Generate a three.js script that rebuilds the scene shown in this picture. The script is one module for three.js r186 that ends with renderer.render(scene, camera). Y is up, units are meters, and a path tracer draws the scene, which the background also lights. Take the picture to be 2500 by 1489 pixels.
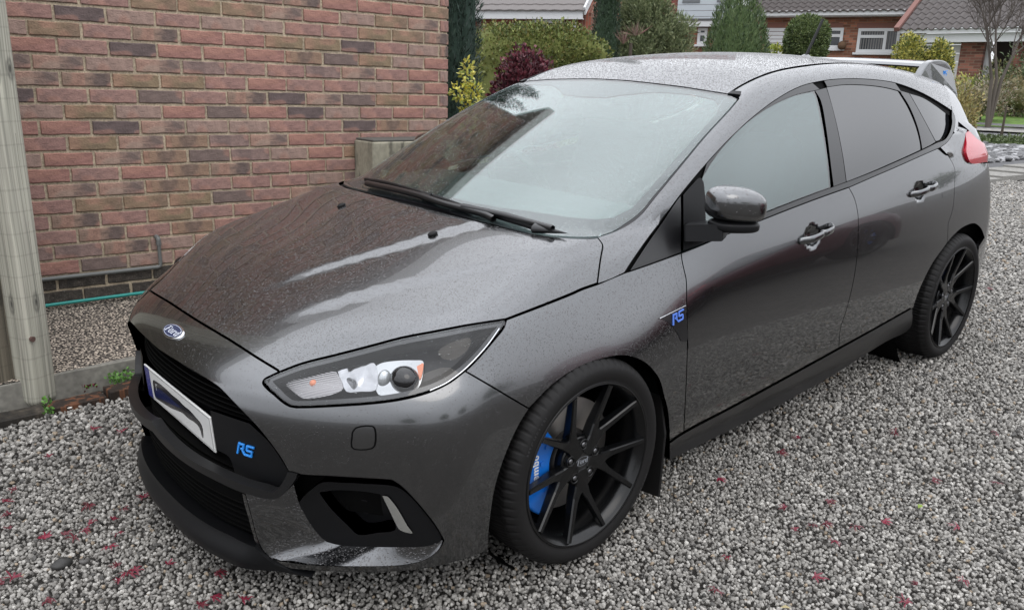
import * as THREE from 'three';
import { mergeGeometries, mergeVertices } from 'three/addons/utils/BufferGeometryUtils.js';
import { RoundedBoxGeometry } from 'three/addons/geometries/RoundedBoxGeometry.js';
import { FontLoader } from 'three/addons/loaders/FontLoader.js';
import { TextGeometry } from 'three/addons/geometries/TextGeometry.js';

// ---------------------------------------------------------------- camera, sky, light
const scene = new THREE.Scene();
const PW = 2500, PH = 1489, FOC = 2005.6;                 // photograph size, focal length in its pixels
const V = (x, y, z) => new THREE.Vector3(x, y, z);
// car frame: origin under the front axle, x to the rear, y up, z to the visible side; the drive slopes, so it is turned against the world
const TILT = new THREE.Quaternion().setFromAxisAngle(V(0.5035, 0, 0.864).normalize(), 0.0478);
const toWorld = (v) => v.clone().applyQuaternion(TILT);
const CAM = V(-1.6192, 1.4859, 2.3314);
const AX = [V(0.7448, 0.0142, 0.6671), V(0.1908, 0.9535, -0.2334), V(0.6394, -0.3011, -0.7075)];   // right, up, forward
const camera = new THREE.PerspectiveCamera(2 * Math.atan(PH / 2 / FOC) * 180 / Math.PI, PW / PH, 0.05, 400);
{
  const r = toWorld(AX[0]), u = toWorld(AX[1]), f = toWorld(AX[2]);
  camera.position.copy(toWorld(CAM));
  camera.quaternion.setFromRotationMatrix(new THREE.Matrix4().makeBasis(r, u, f.clone().negate()));
}
const EXPOSURE = 1.0;
const SKY_GAIN = 1.8;
function skyTexture() {
  const w = 256, h = 128, d = new Float32Array(w * h * 4);
  for (let j = 0; j < h; j++) for (let i = 0; i < w; i++) {
    const el = (j + 0.5) / h * Math.PI - Math.PI / 2, az = i / w * Math.PI * 2;
    const s = Math.max(0, Math.sin(el));
    const cl = 1 + 0.10 * Math.sin(az * 3 + 5 * el) * Math.cos(el * 7 + az) + 0.06 * Math.sin(az * 7 - el * 11) * Math.cos(el);
    const b = (0.55 + 0.80 * s) * cl * SKY_GAIN;
    const o = (j * w + i) * 4;
    d[o] = b * 0.965; d[o + 1] = b * 0.99; d[o + 2] = b * 1.045; d[o + 3] = 1;
  }
  const t = new THREE.DataTexture(d, w, h, THREE.RGBAFormat, THREE.FloatType);
  t.mapping = THREE.EquirectangularReflectionMapping; t.magFilter = THREE.LinearFilter; t.minFilter = THREE.LinearFilter; t.needsUpdate = true;
  return t;
}

const sky = skyTexture();
scene.background = sky; scene.environment = sky;
const sun = new THREE.DirectionalLight(0xfff6ea, 0.55);
sun.position.set(-3, 14, 9); sun.target.position.set(0.5, 0, 0);
sun.castShadow = true; sun.shadow.radius = 75;
sun.shadow.mapSize.set(2048, 2048);
Object.assign(sun.shadow.camera, { left: -14, right: 14, top: 14, bottom: -14, near: 0.5, far: 60 });
scene.add(sun, sun.target);
const renderer = new THREE.WebGLRenderer({ antialias: true });
renderer.setSize(1024, 609);
renderer.toneMapping = THREE.LinearToneMapping; renderer.toneMappingExposure = EXPOSURE;
renderer.shadowMap.enabled = true; renderer.shadowMap.type = THREE.PCFSoftShadowMap;

// ---------------------------------------------------------------- helpers
function rng(seed) { let a = seed >>> 0; return () => { a = (a + 0x6D2B79F5) | 0; let t = Math.imul(a ^ (a >>> 15), 1 | a); t = (t + Math.imul(t ^ (t >>> 7), 61 | t)) ^ t; return ((t ^ (t >>> 14)) >>> 0) / 4294967296; }; }
const lerp = (a, b, t) => a + (b - a) * t, clamp = (x, a, b) => Math.min(b, Math.max(a, x));
const sstep = (a, b, x) => { const t = clamp((x - a) / (b - a), 0, 1); return t * t * (3 - 2 * t); };
const RGB = (r, g, b) => new THREE.Color().setRGB(r, g, b);
const hash2 = (x, y, s = 0) => { let h = Math.imul(x | 0, 374761393) ^ Math.imul(y | 0, 668265263) ^ Math.imul(s | 0, 974711); h = Math.imul(h ^ (h >>> 13), 1274126177); return ((h ^ (h >>> 16)) >>> 0) / 4294967296; };
function vnoise(x, y, s = 0, px = 0, py = 0) {
  const xi = Math.floor(x), yi = Math.floor(y), fx = x - xi, fy = y - yi, u = fx * fx * (3 - 2 * fx), v = fy * fy * (3 - 2 * fy);
  const m = (a, p) => p ? ((a % p) + p) % p : a;
  const a = hash2(m(xi, px), m(yi, py), s), b = hash2(m(xi + 1, px), m(yi, py), s), c = hash2(m(xi, px), m(yi + 1, py), s), d = hash2(m(xi + 1, px), m(yi + 1, py), s);
  return lerp(lerp(a, b, u), lerp(c, d, u), v);
}
function fbm(x, y, o, s = 0, px = 0, py = 0) { let v = 0, a = 0.5, t = 0; for (let i = 0; i < o; i++) { v += a * vnoise(x, y, s + i * 17, px, py); t += a; a *= 0.5; x *= 2; y *= 2; px *= 2; py *= 2; } return v / t; }
function dataTex(w, h, fn, srgb = false, repeat = true) {     // fn(u, v) -> [r, g, b] 0..1
  const d = new Uint8Array(w * h * 4);
  for (let j = 0; j < h; j++) for (let i = 0; i < w; i++) { const c = fn(i / w, j / h), o = (j * w + i) * 4; d[o] = clamp(c[0], 0, 1) * 255; d[o + 1] = clamp(c[1], 0, 1) * 255; d[o + 2] = clamp(c[2], 0, 1) * 255; d[o + 3] = 255; }
  const t = new THREE.DataTexture(d, w, h); t.magFilter = THREE.LinearFilter; t.minFilter = THREE.LinearMipmapLinearFilter; t.generateMipmaps = true;
  t.wrapS = t.wrapT = repeat ? THREE.RepeatWrapping : THREE.ClampToEdgeWrapping; if (srgb) t.colorSpace = THREE.SRGBColorSpace; t.needsUpdate = true; return t;
}
const used = new Map();
function numbered(name) { const n = used.get(name) || 0; used.set(name, n + 1); return n ? name + '_' + String(n).padStart(3, '0') : name; }
function shadow(o) { o.traverse((m) => { if (m.isMesh) { m.castShadow = true; m.receiveShadow = true; } }); return o; }
function thing(name, label, category, group, parent = scene) { const g = new THREE.Group(); g.name = numbered(name); g.userData = { label, category }; if (group) g.userData.group = group; parent.add(g); return g; }
function part(parent, name, geo, mat, label) { const m = new THREE.Mesh(geo, mat); m.name = name; if (label) m.userData.label = label; m.castShadow = m.receiveShadow = true; parent.add(m); return m; }
function tag(m, label, category, group, kind) { if (label) m.userData.label = label; if (category) m.userData.category = category; if (group) m.userData.group = group; if (kind) m.userData.kind = kind; return m; }
const std = (color, roughness = 0.8, extra = {}) => new THREE.MeshStandardMaterial({ color, roughness, ...extra });
const phys = (color, roughness, extra = {}) => new THREE.MeshPhysicalMaterial({ color, roughness, ...extra });

// pixel of the photograph -> ray in the car frame
function pxRay(px, py) {
  const a = (px - PW / 2) / FOC, b = -(py - PH / 2) / FOC;
  return V(AX[0].x * a + AX[1].x * b + AX[2].x, AX[0].y * a + AX[1].y * b + AX[2].y, AX[0].z * a + AX[1].z * b + AX[2].z).normalize();
}
const pxAt = (axis, val, px, py) => { const d = pxRay(px, py); return CAM.clone().addScaledVector(d, (val - CAM[axis]) / d[axis]); };
function toPx(p) { const q = p.clone().sub(CAM), z = q.dot(AX[2]); return [PW / 2 + FOC * q.dot(AX[0]) / z, PH / 2 - FOC * q.dot(AX[1]) / z]; }
const Q = (x0, y0, s, l) => l.map(([a, b]) => [x0 + a / s, y0 + b / s]);
const ZM = (l) => Q(280, 680, 5.192, l), ZB = (l) => Q(290, 780, 3.298, l), ZC = (l) => Q(560, 1120, 3.665, l), ZD = (l) => Q(630, 760, 3.719, l), ZE = (l) => Q(1420, 440, 3.533, l),
  ZG = (l) => Q(2180, 540, 4.24, l), ZH = (l) => Q(1500, 120, 2.473, l), ZI = (l) => Q(1600, 500, 2.393, l), ZK = (l) => Q(860, 400, 3.776, l), ZL = (l) => Q(1200, 120, 3.834, l),
  ZN = (l) => Q(1150, 740, 2.182, l), ZO = (l) => Q(800, 100, 2.373, l), ZP = (l) => Q(2200, 240, 2.25, l), ZJ = (l) => Q(1680, 0, 3.039, l);
function smooth2(pts, n = 4) {                              // centripetal curve through 2-d points
  if (pts.length < 3) { const o = []; for (let i = 0; i < pts.length - 1; i++) for (let k = 0; k < 6; k++) o.push([lerp(pts[i][0], pts[i + 1][0], k / 6), lerp(pts[i][1], pts[i + 1][1], k / 6)]); o.push(pts[pts.length - 1]); return o; }
  const c = new THREE.CatmullRomCurve3(pts.map(([x, y]) => V(x, y, 0)), false, 'centripetal');
  return c.getPoints((pts.length - 1) * n).map((p) => [p.x, p.y]);
}
// ---------------------------------------------------------------- the car's body as one smooth solid, trimmed into panels
function spline(pts) {                                      // natural cubic
  const n = pts.length, x = pts.map((p) => p[0]), y = pts.map((p) => p[1]), m = new Array(n).fill(0), u = new Array(n).fill(0);
  for (let i = 1; i < n - 1; i++) { const s = (x[i] - x[i - 1]) / (x[i + 1] - x[i - 1]), p = s * m[i - 1] + 2; m[i] = (s - 1) / p; u[i] = (y[i + 1] - y[i]) / (x[i + 1] - x[i]) - (y[i] - y[i - 1]) / (x[i] - x[i - 1]); u[i] = (6 * u[i] / (x[i + 1] - x[i - 1]) - s * u[i - 1]) / p; }
  for (let i = n - 2; i >= 0; i--) m[i] = m[i] * m[i + 1] + u[i];
  const s0 = (y[1] - y[0]) / (x[1] - x[0]) - (x[1] - x[0]) * m[1] / 6, sn = (y[n - 1] - y[n - 2]) / (x[n - 1] - x[n - 2]) + (x[n - 1] - x[n - 2]) * m[n - 2] / 6;
  return (t) => {
    if (t <= x[0]) return y[0] + (t - x[0]) * s0;
    if (t >= x[n - 1]) return y[n - 1] + (t - x[n - 1]) * sn;
    let a = 0, b = n - 1; while (b - a > 1) { const k = (a + b) >> 1; if (x[k] > t) b = k; else a = k; }
    const h = x[b] - x[a], A = (x[b] - t) / h, B = (t - x[a]) / h;
    return A * y[a] + B * y[b] + ((A * A * A - A) * m[a] + (B * B * B - B) * m[b]) * h * h / 6;
  };
}
const smax = (a, b, k) => { const h = Math.max(k - Math.abs(a - b), 0) / k; return Math.max(a, b) + h * h * h * k / 6; };
const smin = (a, b, k) => -smax(-a, -b, k);
const softp = (t, w) => 0.5 * (t + Math.sqrt(t * t + w * w));

const X0 = spline([[0.0, -0.86], [0.13, -0.895], [0.25, -0.918], [0.36, -0.928], [0.5, -0.926], [0.58, -0.916], [0.63, -0.893], [0.66, -0.862], [0.68, -0.83], [0.70, -0.79], [0.74, -0.71], [0.80, -0.59]]);
const YH = spline([[-1.0, 0.60], [-0.775, 0.703], [-0.6, 0.775], [-0.4, 0.838], [-0.2, 0.888], [0.04, 0.945], [0.3, 0.964], [0.6, 0.956], [0.9, 0.970], [1.4, 1.012], [2.1, 1.083], [2.5, 1.122], [3.0, 1.13]]);
const HC = spline([[-1.0, 0.10], [-0.78, 0.115], [-0.58,0.07],[-0.35,0.06],[-0.1, 0.045], [0.1, 0.025], [0.5, 0.0], [1, 0], [3, 0]]);
const WM = spline([[-0.6, 0.885], [-0.3, 0.897], [0, 0.902], [0.4, 0.898], [0.9, 0.888], [1.4, 0.886], [1.9, 0.892], [2.5, 0.902], [2.8, 0.896], [3.1, 0.872], [3.4, 0.83]]);
const YC = spline([[-0.7, 0.61], [-0.3, 0.63], [0.0, 0.64], [0.2, 0.67], [0.4, 0.735], [0.65, 0.77], [0.9, 0.795], [1.48, 0.852], [2.03, 0.905], [2.6, 0.95], [3.4, 0.98]]);
const MS = spline([[-0.7, 0.52], [-0.2, 0.55], [0.1, 0.60], [0.3, 0.55], [0.5, 0.42], [0.9, 0.34], [2.0, 0.33], [2.6, 0.36], [3.4, 0.5]]);
const YT = spline([[-0.3, 0.795], [0.04, 0.955], [0.3, 1.077], [0.6, 1.206], [0.85, 1.303], [1.05, 1.371], [1.25, 1.424], [1.5, 1.456], [1.8, 1.470], [2.1, 1.466], [2.5, 1.438], [2.9, 1.385], [3.3, 1.31]]);
const CT = spline([[0, 0.20], [0.5, 0.175], [1.05, 0.125], [1.6, 0.115], [2.3,0.13],[3, 0.16]]);
const XR = spline([[0.2, 3.36], [0.45, 3.43], [0.7, 3.42], [0.95, 3.33], [1.1, 3.22], [1.3, 3.05], [1.42, 2.95]]);
const DISH = [[1.225, 0.822], [2.135, 0.898]];               // hollows behind the door handles
function sideZ(x, y) {
  const yc = YC(x), w = lerp(0.11, 0.022, sstep(0.05, 0.6, x));
  const low = Math.max(0, 0.52 - y);
  let z = WM(x) - MS(x) * softp(y - yc, w) - 0.16 * low * low - 0.075 * sstep(0.34, 0.14, y) * sstep(0.2, 0.5, x);
  { const b = Math.max(0, yc - softp(yc - y, 0.02) - 0.46); z -= 0.22 * b * b * sstep(0.1, 0.5, x); }
  if (y > 0.7 && y < 1.0 && x > 1.1) for (const [hx, hy] of DISH) { const q = ((x - hx) / 0.062) ** 2 + ((y - hy) / 0.046) ** 2; if (q < 1) z -= 0.026 * (1 - q) * (1 - q) * (1 + q); }                    // a little barrel below the shoulder line
  return z;
}
function glassZ(x, y) {
  const d = y - lerp(0.94, 1.08, sstep(0.5, 2.5, x));
  let z = 0.836 - 0.40 * d - 0.42 * d * Math.abs(d);
  if (x < 0.95) z -= 0.14 * Math.pow((0.95 - x) / 0.75, 1.6);
  if (x > 1.7) z -= 0.085 * Math.pow((x - 1.7) / 1.2, 2.2);
  return z;
}
const doorF = (x, y, zz) => (Math.abs(zz) - sideZ(x, y)) * 0.95;      // the flank alone
const glassF = (x, y, zz) => { const z = Math.abs(zz); return smax((y - YT(x) + CT(x) * z * z) * 0.92, (z - glassZ(x, y)) * 0.9, 0.075); };
const off = (F, d) => (x, y, z) => F(x, y, z) + d;
function bodyF(x, y, zz) {
  const z = Math.abs(zz);
  const front = (X0(y) + lerp(0.594, 0.43, sstep(0.665, 0.78, y)) * Math.pow(z, 2.5) - x) * 0.9;
  const side = z - sideZ(x, y);
  const top = (y - YH(x) + HC(x) * z * z - hoodCrease(x, z) + 0.004) * 0.97;
  const rear = (x - XR(y) + 0.52 * z * z * z) * 0.95;
  const kt = lerp(0.13, 0.006, sstep(0.15, 0.6, x));
  let low = smax(smax(front, top, 0.04), side, x < 0 ? lerp(0.12, kt, sstep(-0.5, -0.1, x)) : kt);
  low = smax(low, rear, 0.10);
  const gt = (y - YT(x) + CT(x) * z * z) * 0.92, gs = (z - glassZ(x, y)) * 0.9;
  const green = Math.max(smax(smax(gt, gs, 0.075), rear, 0.06), lerp(0.85, 1.03, sstep(0.4, 2.5, x)) - y);
  return smin(low, green, 0.012);
}
function hoodCrease(x, z) {
  const a = 0.343 + 0.42 * x, b = 0.685 + 0.596 * x, on = sstep(-0.72, -0.42, x) * (1 - sstep(0.02, 0.12, x));
  return on * (0.0065 * (1 - sstep(a - 0.035, a + 0.03, z)) + 0.006 * (1 - sstep(b - 0.03, b + 0.03, z)));
}
function grad(F, x, y, z) {
  const h = 0.0015, n = V(F(x + h, y, z) - F(x - h, y, z), F(x, y + h, z) - F(x, y - h, z), F(x, y, z + h) - F(x, y, z - h));
  return n.normalize();
}
function march(F, o, d, t0, t1, step) {                     // first point from o along d where F turns negative
  let a = t0, fa = F(o.x + d.x * a, o.y + d.y * a, o.z + d.z * a);
  for (let t = t0 + step; t <= t1; t += step) {
    const f = F(o.x + d.x * t, o.y + d.y * t, o.z + d.z * t);
    if (f < 0) { let lo = t - step, hi = t; for (let i = 0; i < 22; i++) { const m = (lo + hi) / 2; if (F(o.x + d.x * m, o.y + d.y * m, o.z + d.z * m) < 0) hi = m; else lo = m; } return hi; }
    fa = f;
  }
  return null;
}
let missed = 0;
function hit(px, py, F = bodyF) {
  const d = pxRay(px, py), t = march(F, CAM, d, 0.9, 7.5, 0.02);
  if (t == null) {                                          // the ray just misses: take the point where it comes nearest
    missed++; let b = 1e9, bt = 3; for (let s = 0.9; s < 7.5; s += 0.01) { const f = F(CAM.x + d.x * s, CAM.y + d.y * s, CAM.z + d.z * s); if (f < b) { b = f; bt = s; } }
    return CAM.clone().addScaledVector(d, bt);
  }
  return CAM.clone().addScaledVector(d, t);
}
// parametrisations of the surface: from the side (x, y), from above (x, z), round the nose (angle, y)
const XN = 0.25, RN = 0.9;
const MAP = {
  side: { to: (p) => [p.x, p.y], at: (u, v, F) => { const t = march(F, V(u, v, 1.15), V(0, 0, -1), 0, 1.15, 0.02); return V(u, v, 1.15 - (t ?? 1.15)); } },
  top: { to: (p) => [p.x, p.z], at: (u, v, F) => { const t = march(F, V(u, 1.7, v), V(0, -1, 0), 0, 1.6, 0.02); return V(u, 1.7 - (t ?? 1.6), v); } },
  rear: { to: (p) => [Math.atan2(p.z, p.x - 2.5) * RN, p.y], at: (u, v, F) => { const a = u / RN, t = march(F, V(2.5 + 1.5 * Math.cos(a), v, 1.5 * Math.sin(a)), V(-Math.cos(a), 0, -Math.sin(a)), 0, 1.5, 0.02); const r = 1.5 - (t ?? 1.5); return V(2.5 + r * Math.cos(a), v, r * Math.sin(a)); } },
  front: { to: (p) => [Math.atan2(p.z, XN - p.x) * RN, p.y], at: (u, v, F) => { const a = u / RN, t = march(F, V(XN - 1.7 * Math.cos(a), v, 1.7 * Math.sin(a)), V(Math.cos(a), 0, -Math.sin(a)), 0, 1.7, 0.02); const r = 1.7 - (t ?? 1.7); return V(XN - r * Math.cos(a), v, r * Math.sin(a)); } },
};
function clipHalf(poly, ax, val, keepGreater) {
  const out = [], n = poly.length, ins = (p) => keepGreater ? p[ax] >= val : p[ax] <= val;
  for (let i = 0; i < n; i++) {
    const a = poly[i], b = poly[(i + 1) % n], ia = ins(a), ib = ins(b);
    if (ia) out.push(a);
    if (ia !== ib) { const t = (val - a[ax]) / (b[ax] - a[ax]); const p = [a[0] + (b[0] - a[0]) * t, a[1] + (b[1] - a[1]) * t]; p[ax] = val; out.push(p); }
  }
  return out;
}
const polyArea = (p) => { let s = 0; for (let i = 0; i < p.length; i++) { const a = p[i], b = p[(i + 1) % p.length]; s += a[0] * b[1] - b[0] * a[1]; } return s / 2; };
function inset(poly, g) {
  if (!g) return poly;
  const n = poly.length, sg = polyArea(poly) > 0 ? 1 : -1, out = [];
  for (let i = 0; i < n; i++) {
    const a = poly[(i + n - 1) % n], b = poly[i], c = poly[(i + 1) % n];
    let n1 = [-(b[1] - a[1]), b[0] - a[0]], n2 = [-(c[1] - b[1]), c[0] - b[0]];
    const l1 = Math.hypot(...n1) || 1, l2 = Math.hypot(...n2) || 1; n1 = [n1[0] / l1, n1[1] / l1]; n2 = [n2[0] / l2, n2[1] / l2];
    let m = [n1[0] + n2[0], n1[1] + n2[1]]; const l = Math.hypot(...m); if (l < 0.35) { out.push(b); continue; }
    const k = g * sg * 2 / (l * l); out.push([b[0] + m[0] * k, b[1] + m[1] * k]);
  }
  return out;
}
function tidy(poly, eps = 1e-4) { const o = []; for (const p of poly) { const q = o[o.length - 1]; if (!q || Math.hypot(p[0] - q[0], p[1] - q[1]) > eps) o.push(p); } while (o.length > 2 && Math.hypot(o[0][0] - o[o.length - 1][0], o[0][1] - o[o.length - 1][1]) < eps) o.pop(); return o; }
function inside(poly, x, y) { let c = false; for (let i = 0, j = poly.length - 1; i < poly.length; j = i++) { const a = poly[i], b = poly[j]; if ((a[1] > y) !== (b[1] > y) && x < (b[0] - a[0]) * (y - a[1]) / (b[1] - a[1]) + a[0]) c = !c; } return c; }
// a trimmed piece of the surface F: poly in the map's two coordinates, a flange folded inward round its edge
function panelGeo(map, poly, { F = bodyF, cell = 0.03, gap = 0.0022, flange = 0.02, noFlangeAtCentre = true, lift = 0, sew = 0.012 } = {}) {
  const M = MAP[map], zi = map === 'side' ? -1 : map === 'top' ? 1 : 0; poly = tidy(poly); poly = tidy(inset(poly, gap).map((q, i) => { if (zi >= 0 && Math.abs(poly[i][zi]) < 1e-6) { q = [...q]; q[zi] = 0; } return q; }));
  const pos = [], nor = [], uv = [], idx = [], key = new Map();
  const vert = (u, v) => {
    const k = Math.round(u * 2e5) + '_' + Math.round(v * 2e5); let i = key.get(k); if (i !== undefined) return i;
    const p = M.at(u, v, F), n = grad(F, p.x, p.y, p.z); i = pos.length / 3; pos.push(p.x + n.x * lift, p.y + n.y * lift, p.z + n.z * lift); nor.push(n.x, n.y, n.z); uv.push(u, v); key.set(k, i); return i;
  };
  const tri = (a, b, c) => {
    const ax = pos[a * 3], ay = pos[a * 3 + 1], az = pos[a * 3 + 2], e1 = V(pos[b * 3] - ax, pos[b * 3 + 1] - ay, pos[b * 3 + 2] - az), e2 = V(pos[c * 3] - ax, pos[c * 3 + 1] - ay, pos[c * 3 + 2] - az), n = e1.cross(e2);
    if (n.length() < 1e-11) return;
    if (n.x * nor[a * 3] + n.y * nor[a * 3 + 1] + n.z * nor[a * 3 + 2] < 0) idx.push(a, c, b); else idx.push(a, b, c);
  };
  let x0 = 1e9, x1 = -1e9, y0 = 1e9, y1 = -1e9; for (const [a, b] of poly) { x0 = Math.min(x0, a); x1 = Math.max(x1, a); y0 = Math.min(y0, b); y1 = Math.max(y1, b); }
  const [cu, cv] = Array.isArray(cell) ? cell : [cell, cell];
  const nu = Math.ceil((x1 - x0) / cu), nv = Math.ceil((y1 - y0) / cv);
  const cross = new Set();                                   // cells that the outline passes
  for (let i = 0; i < poly.length; i++) { const a = poly[i], b = poly[(i + 1) % poly.length], n = Math.ceil(Math.hypot(b[0] - a[0], b[1] - a[1]) / (Math.min(cu, cv) * 0.1)) + 1; for (let k = 0; k <= n; k++) { const ci = Math.floor((lerp(a[0], b[0], k / n) - x0) / cu), cj = Math.floor((lerp(a[1], b[1], k / n) - y0) / cv); for (let di = -1; di < 2; di++) for (let dj = -1; dj < 2; dj++) cross.add((ci + di) * 10000 + cj + dj); } }
  for (let i = 0; i < nu; i++) for (let j = 0; j < nv; j++) {
    const a = x0 + i * cu, b = x0 + (i + 1) * cu, c = y0 + j * cv, d = y0 + (j + 1) * cv;
    if (!cross.has(i * 10000 + j)) { if (inside(poly, (a + b) / 2, (c + d) / 2)) { const p = vert(a, c), q = vert(b, c), r = vert(b, d), s = vert(a, d); tri(p, q, r); tri(p, r, s); } continue; }
    let q = clipHalf(poly, 0, a, true); if (q.length > 2) q = clipHalf(q, 0, b, false); if (q.length > 2) q = clipHalf(q, 1, c, true); if (q.length > 2) q = clipHalf(q, 1, d, false);
    q = tidy(q, 1e-6); if (q.length < 3 || Math.abs(polyArea(q)) < 1e-9) continue;
    if (polyArea(q) < 0) q.reverse();
    const ii = q.map(([u, v]) => vert(u, v));
    for (const [p, r, s] of THREE.ShapeUtils.triangulateShape(q.map(([u, v]) => new THREE.Vector2(u, v)), [])) if (ii[p] !== ii[r] && ii[r] !== ii[s] && ii[p] !== ii[s]) tri(ii[p], ii[r], ii[s]);
  }
  const g = new THREE.BufferGeometry();
  if (flange) {                                             // folded edge
    const sg = polyArea(poly) > 0 ? 1 : -1, ring = [];
    for (let i = 0; i < poly.length; i++) { const a = poly[i], b = poly[(i + 1) % poly.length], n = Math.max(1, Math.ceil(Math.hypot(b[0] - a[0], b[1] - a[1]) / sew)); for (let k = 0; k < n; k++) ring.push([lerp(a[0], b[0], k / n), lerp(a[1], b[1], k / n)]); }
    const P = ring.map(([u, v]) => { const p = M.at(u, v, F), n = grad(F, p.x, p.y, p.z); return { p: p.addScaledVector(n, lift), n, u, v }; });
    for (let i = 0; i < P.length; i++) {
      const a = P[i], b = P[(i + 1) % P.length]; if (noFlangeAtCentre && a.p.z < 0.004 && b.p.z < 0.004) continue;
      const t = b.p.clone().sub(a.p); if (t.length() < 1e-6) continue; t.normalize();
      const o = t.clone().cross(a.n).normalize(); const base = pos.length / 3;
      const inner = P[(i + 2) % P.length].p; void inner;
      for (const q of [a, b]) { const r = q.p.clone().addScaledVector(q.n, -flange); pos.push(q.p.x, q.p.y, q.p.z, r.x, r.y, r.z); nor.push(o.x * sg, o.y * sg, o.z * sg, o.x * sg, o.y * sg, o.z * sg); uv.push(q.u, q.v, q.u, q.v); }
      idx.push(base, base + 1, base + 2, base + 1, base + 3, base + 2);
    }
  }
  g.setAttribute('position', new THREE.Float32BufferAttribute(pos, 3)); g.setAttribute('normal', new THREE.Float32BufferAttribute(nor, 3)); g.setAttribute('uv', new THREE.Float32BufferAttribute(uv, 2)); g.setIndex(idx);
  return g;
}
function mirrorZ(g) {
  const m = g.clone(), p = m.attributes.position, n = m.attributes.normal; for (let i = 0; i < p.count; i++) { p.setZ(i, -p.getZ(i)); if (n) n.setZ(i, -n.getZ(i)); }
  if (m.index) { const a = m.index.array; for (let i = 0; i < a.length; i += 3) { const t = a[i + 1]; a[i + 1] = a[i + 2]; a[i + 2] = t; } }
  return m;
}
const both = (g) => mergeGeometries([g, mirrorZ(g)]);        // a piece that runs across the middle of the car
const uvOf = (map, pts, F) => pts.map(([a, b]) => MAP[map].to(hit(a, b, F)));
function outline(map, curves, F) { const o = []; for (const c of curves) o.push(...uvOf(map, c.raw ? c.raw : smooth2(c), F)); return o; }
// ---------------------------------------------------------------- the place: slope, drive, brick wall, path, fence
const CW = toWorld(CAM), GN = toWorld(V(0, 1, 0));
const groundY = (x, z) => -(GN.x * x + GN.z * z) / GN.y;
const wRay = (px, py) => toWorld(pxRay(px, py));
const onGround = (px, py, h = 0) => { const d = wRay(px, py), t = (h - CW.dot(GN)) / d.dot(GN); return CW.clone().addScaledVector(d, t); };
const atDist = (px, py, dist) => { const d = wRay(px, py); return CW.clone().addScaledVector(d, dist / Math.hypot(d.x, d.z)); };
const WP = V(-0.5823, 1.7066, -2.0486), WS = V(0.9982, 0, 0.0598).normalize(), WN = V(-WS.z, 0, WS.x);
const onWall = (s, y, out = 0) => V(WP.x + WS.x * s + WN.x * out, y, WP.z + WS.z * s + WN.z * out);
const wallYaw = Math.atan2(-WS.z, WS.x);

function slopeSheet(name, x0, x1, z0, z1, lift, mat, nx = 2, nz = 2, jag = 0, seed = 1) {
  const g = new THREE.PlaneGeometry(x1 - x0, z1 - z0, nx, nz).rotateX(-Math.PI / 2).translate((x0 + x1) / 2, 0, (z0 + z1) / 2), p = g.attributes.position, uv = g.attributes.uv;
  for (let i = 0; i < p.count; i++) { const x = p.getX(i), z = p.getZ(i); p.setY(i, groundY(x, z) + lift + jag * (fbm(x * 3, z * 3, 3, seed) - 0.5)); uv.setXY(i, x, z); }
  g.computeVertexNormals(); const m = new THREE.Mesh(g, mat); m.name = name; m.receiveShadow = true; m.castShadow = true; tag(m, null, null, null, 'structure'); scene.add(m); return m;
}
const soilTex = dataTex(256, 256, (u, v) => { const a = fbm(u * 48, v * 48, 3, 3, 48, 48), b = fbm(u * 6, v * 6, 3, 9, 6, 6); const c = 0.20 + 0.26 * a * a + 0.06 * b; return [c, c * 0.96, c * 0.91]; }, true);
slopeSheet('ground', -60, 140, -130, 110, -0.03, std(0xffffff, 0.95, { map: (() => { const t = soilTex.clone(); t.repeat.set(1.2, 1.2); t.needsUpdate = true; return t; })() }), 40, 40);
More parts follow.
